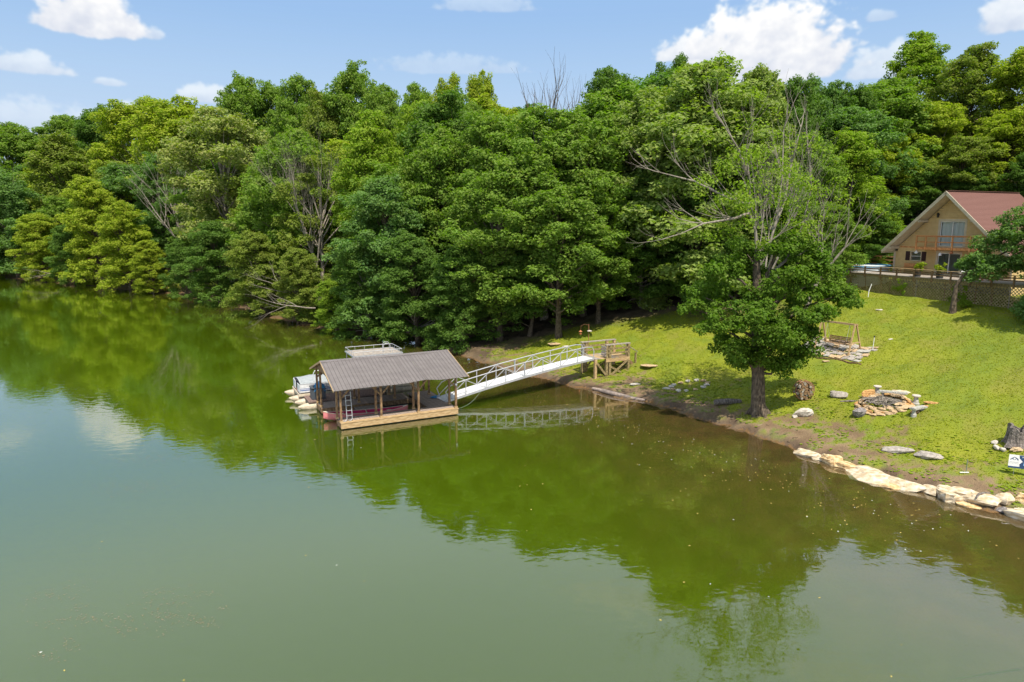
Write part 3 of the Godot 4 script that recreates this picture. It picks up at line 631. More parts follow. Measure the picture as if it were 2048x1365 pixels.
func lone_tree() -> void:
	var x := 15.25
	var z := 40.8
	var o := thing("shade_tree", "tree alone on the lawn with dense low leaves and bare grey upper limbs", "tree", V(x, ground(x, z), z))
	var r := RandomNumberGenerator.new()
	r.seed = 91
	var b := MB.new()
	b.tube([Vector3(0.05, -0.25, 0), Vector3(0, 0.15, 0), Vector3(-0.08, 0.7, 0), Vector3(-0.15, 2.0, 0), Vector3(-0.3, 3.6, 0), Vector3(-0.45, 5.6, 0), Vector3(-0.6, 8.2, 0), Vector3(-0.75, 9.7, 0)], [0.70, 0.52, 0.43, 0.39, 0.36, 0.30, 0.24, 0.20], 12)
	for k in 6:   # root flare
		var a := k * 1.05 + 0.3
		b.tube([Vector3(cos(a) * 0.25, 0.45, sin(a) * 0.25), Vector3(cos(a) * 0.75, -0.12, sin(a) * 0.75)], [0.2, 0.12], 6)
	part(o, "trunk", b, M.bark)
	var limb := MB.new()
	var top := Vector3(-0.75, 9.7, 0)
	# pale limbs above the leaves, as they fork in the photograph
	for p in [[top, Vector3(-0.9, 11.2, 0.1), Vector3(-1.45, 12.4, 0.2), Vector3(-1.35, 13.8, 0.1), Vector3(-1.75, 15.6, 0.2)],
			[Vector3(-1.4, 12.2, 0.2), Vector3(-2.3, 11.9, 0.6), Vector3(-4.2, 11.6, 0.9), Vector3(-5.6, 11.0, 1.1)],
			[Vector3(-1.4, 12.6, 0.1), Vector3(-2.6, 13.2, -0.6), Vector3(-4.4, 14.1, -0.9), Vector3(-6.4, 14.6, -1.0)],
			[top, Vector3(0.0, 10.6, 0.2), Vector3(0.35, 12.2, 0.1), Vector3(0.5, 14.4, 0.0), Vector3(0.45, 17.0, -0.1)],
			[Vector3(0.1, 11.2, 0.1), Vector3(0.9, 12.8, -0.5), Vector3(1.3, 15.0, -0.8), Vector3(1.8, 17.2, -1.0)],
			[Vector3(-0.6, 8.0, 0), Vector3(1.2, 9.4, -0.4), Vector3(2.1, 11.2, -0.7), Vector3(2.5, 13.6, -0.6), Vector3(2.2, 15.6, -0.6)],
			[Vector3(-1.6, 14.4, 0.1), Vector3(-2.3, 15.8, 0.5), Vector3(-3.2, 17.0, 0.7)]]:
		var rr := []
		for k in p.size():
			rr.append(lerpf(0.10, 0.025, float(k) / (p.size() - 1)))
		limb.tube(p, rr, 7, false)
		for k in range(1, p.size()):
			for q in 2:
				var dd: Vector3 = ((p[k] as Vector3) - (p[k - 1] as Vector3)).normalized()
				twigs(limb, p[k], (dd + Vector3(r.randf_range(-1, 1), r.randf_range(0, 0.9), r.randf_range(-1, 1)) * 0.75).normalized(), r.randf_range(1.0, 1.8), 0.032, 2, r, 0.6, 0.15)
	part(o, "limb", limb, M.dead, "bare weathered grey limbs above the leaves")
	var cl := []
	var limb_in := MB.new()
	# the dense lower crown: uneven boughs, widest seven metres up
	for q0 in [[-4.2, 7.2, 0, 1.4], [-3.6, 5.6, 0.6, 1.2], [-2.4, 4.2, 1.0, 1.1], [-1.2, 3.5, 0.2, 0.9], [1.0, 3.3, 0.6, 0.9], [2.0, 3.9, 0.4, 1.0], [2.4, 5.3, 0.3, 1.1], [4.5, 7.0, -0.3, 1.3], [3.9, 8.4, 0.2, 1.2], [2.6, 9.6, 0.0, 1.1], [0.6, 10.3, 0.3, 1.0], [-1.6, 9.8, 0.3, 1.2], [-3.2, 8.9, 0.2, 1.2], [0.2, 5.6, 1.9, 1.4], [-1.8, 6.4, 2.0, 1.3], [2.0, 6.8, 1.7, 1.4], [0.4, 8.2, 1.7, 1.3], [-2.8, 7.6, -1.8, 1.3], [0.0, 6.6, -2.4, 1.5], [2.6, 7.6, -1.9, 1.3], [-1.0, 4.6, -1.6, 1.2], [1.6, 4.8, -1.6, 1.2], [3.0, 6.4, 1.2, 0.9], [-5.2, 6.6, 0.2, 0.8], [5.2, 7.4, 0.0, 0.7], [0.2, 4.4, 1.2, 1.1], [0.0, 7.0, 0.0, 1.6], [-0.5, 9.0, -1.2, 1.2]]:
		var q := [q0[0] * 0.86, q0[1], q0[2], q0[3] * 0.95]
		limb_in.tube([Vector3(-0.3, clampf(q[1] - 2.0, 2.6, 8.0), 0), Vector3(q[0] * 0.55, q[1] - 0.7, -q[2] * -0.55), Vector3(q[0], q[1], q[2])], [0.11, 0.07, 0.03], 6, false)
		for k in int(6 + q[3] * 5.0):
			var d := Vector3(r.randfn(), r.randfn() * 0.8 + 0.2, r.randfn()).normalized()
			var s := r.randf_range(0.26, 0.6)
			cl.append([Vector3(q[0], q[1], q[2]) + d * Vector3(q[3], q[3] * 0.8, q[3]) * r.randf_range(0.45, 1.1), Vector3(s * r.randf_range(0.8, 1.5), s * 0.75, s * r.randf_range(0.8, 1.4))])
	part(o, "limb", limb_in, M.bark)
	part(o, "crown", leaves(cl, 52000, 0.19, 92, 0.6, 0.62), M.leaf.oak)
	var up := []
	for k in 90:   # thin sprays of new leaf among the bare limbs
		var c: Vector3 = [Vector3(-1.6, 13.6, 0), Vector3(-3.2, 12.6, 0.4), Vector3(2.6, 13.4, -0.6), Vector3(2.0, 15.2, -0.8), Vector3(-1.2, 15.6, 0.1), Vector3(1.6, 11.4, -0.3), Vector3(-2.2, 11.2, 0.3)][k % 7]
		var s := r.randf_range(0.45, 0.9)
		up.append([c + Vector3(r.randfn() * 1.0, r.randfn() * 0.9, r.randfn() * 0.9), Vector3(s, s * 0.6, s)])
	part(o, "crown", leaves(up, 5600, 0.18, 93, 0.6, 0.55), M.leaf.bright, "sparse light green leaf sprays near the top")

func shrub(called: String, label: String, at: Vector3, rad: float, tall: float, kind: String, sd: int, count := 2500, size := 0.22, group := "", cat := "shrub") -> void:
	var r := RandomNumberGenerator.new()
	r.seed = sd
	var cl := []
	for k in 14:
		var a := k * 2.39996
		var t := (k + 0.5) / 14.0
		cl.append([Vector3(cos(a) * rad * 0.65 * sqrt(1.05 - t), tall * (0.2 + 0.65 * t), sin(a) * rad * 0.65 * sqrt(1.05 - t)), Vector3(rad, tall * 0.55, rad) * r.randf_range(0.26, 0.42)])
	var o := thing(called, label, cat, at, 0, group)
	var b := MB.new()
	for k in 5:
		var a := k * 1.3
		b.tube([Vector3(cos(a) * 0.05, -0.1, sin(a) * 0.05), Vector3(cos(a) * rad * 0.3, tall * 0.6, sin(a) * rad * 0.3)], [0.03, 0.012], 5, false)
	part(o, "stem", b, M.bark)
	part(o, "crown", leaves(cl, count, size, sd + 1), M.leaf[kind])

func house_front_tree() -> void:   # in front of the deck at right
	var x := 33.31
	var z := 51.2
	var o := thing("leaning_tree", "tree with grey leaning trunk in front of the deck lattice, half hiding the house", "tree", V(x, ground(x, z), z))
	var b := MB.new()
	b.tube([Vector3(0, -0.2, 0), Vector3(0, 0.8, 0), Vector3(0.05, 2.0, 0.0), Vector3(0.5, 3.0, 0.2), Vector3(1.6, 3.8, 0.6), Vector3(3.0, 4.8, 1.2), Vector3(4.0, 6.4, 1.6)], [0.30, 0.19, 0.15, 0.11, 0.08, 0.06, 0.04], 9)
	b.tube([Vector3(1.6, 3.8, 0.6), Vector3(2.6, 3.9, 1.2), Vector3(4.2, 3.8, 2.0)], [0.06, 0.045, 0.02], 6)
	part(o, "trunk", b, M.bark)
	var r := RandomNumberGenerator.new()
	r.seed = 71
	var cl := []
	for k in 200:   # the crown hangs up and to the right of the trunk, its outline rising from lower left
		var u := pow(r.randf(), 0.8)
		var lo := lerpf(2.4, 3.6, u)
		var hi := lerpf(3.1, 8.4, pow(minf(1.0, u * 1.9), 0.8))
		var s := r.randf_range(0.32, 0.62)
		cl.append([Vector3(0.1 + u * 6.2, lerpf(lo, hi, r.randf()), 0.2 + u * 2.0 + r.randfn() * 0.7), Vector3(s, s * 0.65, s)])
	part(o, "crown", leaves(cl, 28000, 0.18, 72, 0.6, 0.6), M.leaf.blue)

func plant_rest() -> void:
	plant_forest()
	lone_tree()
	house_front_tree()
	var edge := thing("shade_tree", "leafy tree at the right edge shading the lawn below the lattice", "tree", V(37.2, ground(37.2, 44.2), 44.2), 1.0)
	var pick := make_crown("round", 14)
	part(edge, "trunk", pick.trunk, M.bark).scale = Vector3(0.6, 0.47, 0.6)
	part(edge, "crown", pick.crown, M.leaf.blue).scale = Vector3(0.72, 0.47, 0.72)
	# bare trees the photograph shows
	bare_tree("tall bare tree standing against the sky beyond the gangway", V(4.6, ground(4.6, 100.0), 100.0), 28.0, 0.75, 301, Vector3(0.04, 0, 0), 0.5, 5, M.bark)
	bare_tree("bare grey-twigged tree between leafy trees left of the dock roof", V(-26.0, ground(-26.0, 92.0), 92.0), 25.0, 0.24, 302, Vector3(-0.02, 0, 0.05), 0.5, 6)
	bare_tree("bare whitish tree leaning right between the lawn tree and house", V(24.6, ground(24.6, 57.0), 57.0), 13.0, 0.19, 303, Vector3(0.30, 0, 0.02), 0.6, 4)
	bare_tree("leaning pale trunk with thin bare crown on the left shore", V(-62.0, ground(-62.0, 134.0), 134.0), 29.0, 0.28, 304, Vector3(-0.28, 0, 0.1), 0.5, 5, M.bark_pale)
	bare_tree("bare grey tree showing in a gap at far left", V(-131.0, ground(-131.0, 176.0), 176.0), 27.0, 0.28, 305, Vector3(-0.1, 0, 0), 0.5, 5)
	bare_tree("thin bare tree behind the lone lawn tree's right limbs", V(20.4, ground(20.4, 55.0), 55.0), 17.5, 0.16, 306, Vector3(0.03, 0, 0), 0.5, 5)
	# fallen limbs along the wooded bank
	var k := 0
	for f in [[-19.0, 76.5, 1.6, Vector3(0.8, 0.3, 0.5), "pale dead limb reaching over the water behind the dock"], [-23.5, 81.0, 2.2, Vector3(-0.9, 0.15, 0.5), "forked dead limb hanging over the water left of the dock"], [-27.0, 84.5, 3.2, Vector3(-0.7, 0.5, 0.6), "grey dead branch among shore leaves left of the dock"], [-11.0, 70.5, 0.9, Vector3(0.4, 0.2, 0.9), "dead branch dipping to the water beyond the boat"], [-92.0, 141.0, 1.0, Vector3(-0.9, 0.4, 0.3), "tangle of dead branches at the far left waterline"]]:
		var r := RandomNumberGenerator.new()
		r.seed = 400 + k
		var b := MB.new()
		twigs(b, Vector3.ZERO, (f[3] as Vector3).normalized(), 3.2, 0.11, 3, r, 0.6, -0.06)
		solo("dead_branch", f[4], "branch", b, M.dead, V(f[0], f[2], f[1]), 0, "dead branches over the water")
		k += 1
	# brush along the bank under the trees
	var spots := [[-7.2, 66.0, 1.8, 1.4, "dark"], [-9.5, 71.8, 2.2, 2.2, "mid"], [-13.5, 74.0, 2.2, 2.4, "dark"], [-21.0, 80.5, 2.4, 2.4, "dark"], [-25.0, 84.5, 2.5, 2.2, "mid"], [-34.0, 94.0, 3.0, 2.6, "dark"], [-41.0, 102.0, 3.0, 2.6, "mid"], [-49.0, 111.0, 3.2, 2.8, "olive"], [-63.0, 123.5, 3.4, 3.0, "yellow"], [-76.0, 132.5, 3.6, 3.0, "mid"], [-90.0, 142.0, 3.8, 3.2, "yellow"], [-104.0, 151.5, 4.0, 3.4, "mid"], [-122.0, 160.5, 4.0, 3.4, "yellow"]]
	var names := ["at the bare bank behind the gangway", "nearest the boat's upper deck", "just left of the boat's upper deck", "behind the dock's left end", "under the forked dead limb", "first beyond the dock on the left shore", "second along the left shore from the dock", "third along the left shore from the dock", "fourth along the left shore from the dock", "fifth along the left shore from the dock", "sixth along the left shore from the dock", "second from the photo's left edge", "at the photo's left edge"]
	k = 0
	for s in spots:
		shrub("shore_shrub", "low leafy shrub at the waterline " + names[k], V(s[0], maxf(0.0, ground(s[0], s[1])) - 0.1, s[1]), s[2], s[3], s[4], 500 + k, 2600, 0.26, "shrubs along the waterline")
		k += 1
	shrub("lawn_shrub", "leafy shrub below the deck lattice at the photo's right edge", V(35.6, ground(35.6, 46.4), 46.4), 1.5, 2.0, "blue", 541, 2600, 0.2)
	shrub("lawn_shrub", "leafy shrub at the left end of the deck lattice", V(28.3, ground(28.3, 60.2), 60.2), 1.4, 2.2, "mid", 542, 2200, 0.22)
	shrub("lawn_shrub", "low green shrub beside the grey leaning trunk by the lattice", V(34.3, ground(34.3, 51.4), 51.4), 0.6, 0.6, "bright", 543, 700, 0.16)

# ---------- dock, boats, gangway, landing ----------
const TURN := 0.4669   # the dock's length runs right and away from the camera
func roof_y(d: float, n: float) -> float:   # underside of the dock roof
	var f := (n + 0.4) / 3.65 if n < 3.25 else (6.9 - n) / 3.65
	var y := 2.50 + 1.12 * f
	y += (1.0 - clampf(f, 0, 1)) * (0.13 * exp(-pow((d - 5.0) / 0.7, 2)) if n < 3.25 else 0.0)
	return y + 0.02 * sin(d * 0.9)

func dock() -> void:
	var o := thing("covered_dock", "covered floating wooden dock with brown ribbed metal roof on the green water", "dock", V(-10.1, 0, 38.98), TURN)
	var r := RandomNumberGenerator.new()
	r.seed = 12
	# deck boards: front finger, back finger, right walkway
	var boards := MB.new()
	var x := 0.04
	while x < 7.4:
		if x < 5.8:
			boards.span(x, x + 0.135, 0.375, 0.415 + r.randf_range(-0.004, 0.004), -0.36, -1.2)
			boards.span(x - 0.35, x - 0.215, 0.375, 0.415 + r.randf_range(-0.004, 0.004), -4.02, -5.5)
		x += 0.15
	var z := 0.36
	while z < 5.4:
		boards.span(5.82, 7.46, 0.375, 0.418 + r.randf_range(-0.004, 0.004), -z, -z - 0.135)
		z += 0.15
	part(o, "deck_boards", boards, M.wood_red).set_meta("kind", "stuff")
	var lit := MB.new()  # front strip in paler wood: the sun on the edge put into colour
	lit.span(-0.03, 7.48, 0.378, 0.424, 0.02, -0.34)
	part(o, "sunlit_plank", lit, M.wood_tan, "plank with sunlight in its pale colour along the dock's front edge")
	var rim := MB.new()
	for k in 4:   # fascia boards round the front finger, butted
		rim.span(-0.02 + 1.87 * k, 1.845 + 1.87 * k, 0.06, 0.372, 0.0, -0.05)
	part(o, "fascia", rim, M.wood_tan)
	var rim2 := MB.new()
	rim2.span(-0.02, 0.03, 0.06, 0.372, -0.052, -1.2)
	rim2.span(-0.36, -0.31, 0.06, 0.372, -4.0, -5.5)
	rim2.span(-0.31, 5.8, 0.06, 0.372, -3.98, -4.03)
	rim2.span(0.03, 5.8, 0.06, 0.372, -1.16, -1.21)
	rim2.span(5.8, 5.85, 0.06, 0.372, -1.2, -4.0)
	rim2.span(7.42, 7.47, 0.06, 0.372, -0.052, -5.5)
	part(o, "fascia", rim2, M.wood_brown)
	var fl := MB.new()
	for q in [[0.1, 7.3, 0.12, 1.1], [-0.25, 5.7, 4.1, 5.4], [5.95, 7.35, 1.3, 5.4]]:
		fl.span(q[0], q[1], -0.35, 0.30, -q[2], -q[3])
	part(o, "float", fl, M.black)
	# posts in pairs, with headers and knee braces
	for row in [[0.10, [0.02, 2.46, 4.84, 7.34]], [1.08, [0.0, 2.40, 4.83, 7.28]], [4.27, [-0.30, 2.14, 4.58, 7.03]], [5.42, [-0.30, 2.12, 4.52, 7.05]]]:
		var n: float = row[0]
		for d in row[1]:
			var p := MB.new()
			p.span(d - 0.06, d + 0.06, 0.42, roof_y(d, n) - 0.12, -n + 0.06, -n - 0.06)
			var pt := part(o, "post", p, M.wood_brown)
			var bz := MB.new()
			bz.span(d - 0.09, d + 0.09, 0.425, 0.55, -n + 0.09, -n - 0.09)
			part(pt, "foot_block", bz, M.wood_tan)
			for s in [-1, 1]:
				if (d < 0.5 and s < 0) or (d > 6.9 and s > 0):
					continue
				var k := MB.new()
				var y1 := roof_y(d + s * 0.62, n) - 0.16
				k.beam(Vector3(d + s * 0.05, y1 - 0.62, -n), Vector3(d + s * 0.62, y1, -n), 0.05, 0.09)
				part(o, "brace", k, M.wood_brown)
		var hd := MB.new()
		for k in 7:
			var a := -0.40 + k * 1.2
			hd.beam(Vector3(a, roof_y(a, n) - 0.08, -n - 0.05), Vector3(a + 1.2, roof_y(a + 1.2, n) - 0.08, -n - 0.05), 0.045, 0.14)
		part(o, "header_beam", hd, M.wood_brown)
	for k in 8:   # rafters with a tie
		var d := -0.28 + k * 1.14
		var rf := MB.new()
		rf.beam(Vector3(d, roof_y(d, -0.3) - 0.06, 0.3), Vector3(d, roof_y(d, 3.2) - 0.06, -3.2), 0.045, 0.1)
		rf.beam(Vector3(d, roof_y(d, 6.8) - 0.06, -6.8), Vector3(d, roof_y(d, 3.3) - 0.06, -3.3), 0.045, 0.1)
		rf.beam(Vector3(d + 0.05, 2.80, -0.9), Vector3(d + 0.05, 2.80, -5.6), 0.04, 0.1)
		part(o, "rafter", rf, M.wood_brown)
	var gab := MB.new()   # board gable at the left end
	for k in 9:
		var n := 1.5 + k * 0.39
		gab.span(-0.33, -0.30, 2.86, maxf(2.90, minf(roof_y(0, n), roof_y(0, n + 0.38)) - 0.12), -n, -n - 0.38)
	part(o, "gable_board", gab, M.wood_brown)
	for side in 2:
		for k in 9:
			var d0 := -0.45 + k * 0.944
			var d1 := d0 + 0.938 - (0.014 if k == 5 else 0.0)
			var b := MB.new()
			var n0 := -0.4 if side == 0 else 6.9
			var n1 := 3.25
			var steps := 4
			for i in steps:
				var na := lerpf(n0, n1, float(i) / steps)
				var nb := lerpf(n0, n1, float(i + 1) / steps)
				var lift := 0.012 if k >= 5 else 0.0
				var a := Vector3(d0, roof_y(d0, na) + lift, -na)
				var c := Vector3(d1, roof_y(d1, na) + lift, -na)
				var e := Vector3(d1, roof_y(d1, nb) + lift, -nb)
				var f := Vector3(d0, roof_y(d0, nb) + lift, -nb)
				var up := Vector3(0, 0.012, 0)
				if side == 0:
					b.quad(a + up, c + up, e + up, f + up); b.quad(f, e, c, a)
				else:
					b.quad(c + up, a + up, f + up, e + up); b.quad(e, f, a, c)
				if i == 0:
					b.quad(a, c, c + up, a + up)
				for rib in 4:
					var t := (rib + 0.5) / 4.0
					var p := a.lerp(c, t) + up
					var q := f.lerp(e, t) + up
					var hw := 0.03
					var dx := (c - a).normalized()
					var hh := Vector3(0, 0.038, 0)
					var p0 := p - dx * hw
					var p1 := p + dx * hw
					var q0 := q - dx * hw
					var q1 := q + dx * hw
					var pi := p - dx * hw * 0.5 + hh
					var pj := p + dx * hw * 0.5 + hh
					var qi := q - dx * hw * 0.5 + hh
					var qj := q + dx * hw * 0.5 + hh
					if side == 0:
						b.quad(pi, pj, qj, qi); b.quad(p0, pi, qi, q0); b.quad(pj, p1, q1, qj)
						if i == 0: b.quad(p0, p1, pj, pi)
					else:
						b.quad(pj, pi, qi, qj); b.quad(pi, p0, q0, qi); b.quad(p1, pj, qj, q1)
			part(o, "roof_panel", b, M.roof_metal)
	var cap := MB.new()
	for s in [-1, 1]:
		cap.beam(Vector3(-0.47, 3.620, -3.25 - s * 0.11), Vector3(8.07, 3.620, -3.25 - s * 0.11), 0.26, 0.012, Vector3(0, 1, -s * 0.31).normalized())
	part(o, "ridge_cap", cap, M.roof_metal)
	var trim := MB.new()
	for d in [-0.47, 8.06]:
		trim.beam(Vector3(d, roof_y(d, -0.4) - 0.03, 0.4), Vector3(d, roof_y(d, 3.25) - 0.03, -3.25), 0.03, 0.11)
		trim.beam(Vector3(d, roof_y(d, 6.9) - 0.03, -6.9), Vector3(d, roof_y(d, 3.25) - 0.03, -3.25), 0.03, 0.11)
	part(o, "rake_board", trim, M.wood_tan)
	# things on and in the dock
	var g := thing("slip_float", "grey plank float lying in the dock's slip behind the canoe", "float", V(-10.1, 0, 38.98), TURN)
	var gb := MB.new()
	for k in 9:
		gb.span(1.72, 3.45, 0.20, 0.235, -2.72 - k * 0.14, -2.85 - k * 0.14)
	part(g, "plank", gb, M.wood_grey).set_meta("kind", "stuff")
	var gf := MB.new()
	gf.span(1.75, 3.42, -0.1, 0.198, -2.75, -3.96)
	part(g, "frame", gf, M.slate)
	var l := thing("dock_ladder", "aluminium ladder standing on the dock's front finger", "ladder", V(-10.1, 0, 38.98), TURN)
	for s in 2:
		var lb := MB.new()
		var lx := 0.34 + s * 0.32
		lb.tube([Vector3(lx - 0.16, 0.46, -0.22), Vector3(lx - 0.02, 0.455, -0.24), Vector3(lx + 0.06, 0.58, -0.26), Vector3(lx + 0.07, 1.2, -0.38), Vector3(lx + 0.07, 2.15, -0.56)], [0.022, 0.022, 0.022, 0.022, 0.022], 7)
		part(l, "rail", lb, M.alu)
	for k in 5:
		var rb := MB.new()
		var y := 0.75 + k * 0.3
		rb.beam(Vector3(0.41, y, -0.29 - k * 0.057), Vector3(0.73, y, -0.29 - k * 0.057), 0.05, 0.025)
		part(l, "rung", rb, M.alu)
	canoe()
	var lk := thing("storage_locker", "dark slate locker with a blue cloth on the brown float", "locker", V(-10.1, 0, 38.98), TURN)
	var kb := MB.new()
	kb.span(-0.55, 0.35, 0.52, 1.16, -6.0, -6.7)
	part(lk, "body", kb, M.slate)
	var kl := MB.new()
	kl.box(Vector3(-0.1, 1.24, -6.35), Vector3(0.98, 0.06, 0.78), Basis(Vector3.FORWARD, 0.12))
	part(lk, "lid", kl, M.slate)
	var cloth := MB.new()
	for i in 6:
		for j in 5:
			var f := func(a: int, c: int) -> Vector3:
				return Vector3(-0.38 + a * 0.12, 1.36 + 0.10 * sin(a * 1.7 + c) + 0.26 * exp(-pow((a - 3) / 1.6, 2)) - (0.35 if c == 0 else 0.0), -5.96 - c * 0.11)
			cloth.quad(f.call(i, j), f.call(i + 1, j), f.call(i + 1, j + 1), f.call(i, j + 1))
	solo("blue_cloth", "crumpled blue cloth on the dark locker", "cloth", cloth, M.blue, V(-10.1, 0, 38.98), TURN)
	var tarp := rock_mesh(55, Vector3(0.42, 0.10, 0.26), 1.0)
	var tp := solo("blue_tarp", "crumpled blue tarp where the gangway meets the dock", "tarp", tarp, M.blue, V(-10.1, 0, 38.98), TURN)
	tp.position += Basis(Vector3.UP, TURN) * Vector3(7.05, 0.47, -3.25)
	var disc := MB.new()
	disc.tube([Vector3(7.34, 2.0, -0.02), Vector3(7.34, 2.0, 0.01)], [0.07, 0.07], 14)
	solo("round_gauge", "small white round gauge on the dock's right front post", "gauge", disc, M.white, V(-10.1, 0, 38.98), TURN)

func canoe() -> void:
	var o := thing("canoe", "pink canoe floating in the dock's slip", "canoe", V(-10.1, 0, 38.98) + Basis(Vector3.UP, TURN) * Vector3(2.02, 0.07, -1.98), TURN - 0.155)
	var outer := MB.new()
	var inner := MB.new()
	var half := 2.62
	var sec := func(t: float, shrink: float) -> Array:   # t from -1 to 1
		var w := (0.44 - shrink) * pow(maxf(0.0, 1.0 - pow(absf(t), 2.6)), 0.75)
		var top := 0.34 + 0.20 * pow(absf(t), 3.0)
		var low := -0.10 + shrink + 0.22 * pow(absf(t), 6.0)
		var ring := []
		for k in 9:
			var a := PI * k / 8.0
			ring.append(Vector3(t * (half - shrink), lerpf(top, low, pow(sin(a), 0.6)), -cos(a) * w * (1.0 if k in [0, 8] else 1.02)))
		return ring
	for i in 22:
		var t0 := -1.0 + 2.0 * i / 22.0
		var t1 := -1.0 + 2.0 * (i + 1) / 22.0
		var a: Array = sec.call(t0, 0.0)
		var b: Array = sec.call(t1, 0.0)
		var c: Array = sec.call(t0, 0.022)
		var d: Array = sec.call(t1, 0.022)
		for k in 8:
			outer.quad(a[k], a[k + 1], b[k + 1], b[k])
			inner.quad(d[k], d[k + 1], c[k + 1], c[k])
	part(o, "hull", outer, M.canoe_out)
	part(o, "lining", inner, M.canoe_in, "magenta inside of the canoe")
	for s in [-1, 1]:
		var g := MB.new()
		var pts := []
		var rr := []
		for i in 23:
			var ring: Array = sec.call(-1.0 + 2.0 * i / 22.0, 0.0)
			pts.append(ring[0 if s < 0 else 8] + Vector3(0, 0.012, 0)); rr.append(0.02)
		g.tube(pts, rr, 6)
		part(o, "gunwale", g, M.cream)
	for x in [-1.5, 1.45]:
		var b := MB.new()
		b.span(x - 0.14, x + 0.14, 0.24, 0.265, -0.35, 0.35)
		part(o, "seat", b, M.cream)
	var th := MB.new()
	th.span(-0.03, 0.03, 0.32, 0.35, -0.42, 0.42)
	part(o, "thwart", th, M.cream)
	for x in [-2.5, 2.5]:
		var b := MB.new()
		b.tri(Vector3(x * 1.04, 0.55, 0), Vector3(x * 0.93, 0.47, 0.16 * signf(x)), Vector3(x * 0.93, 0.47, -0.16 * signf(x)))
		part(o, "end_deck", b, M.white)

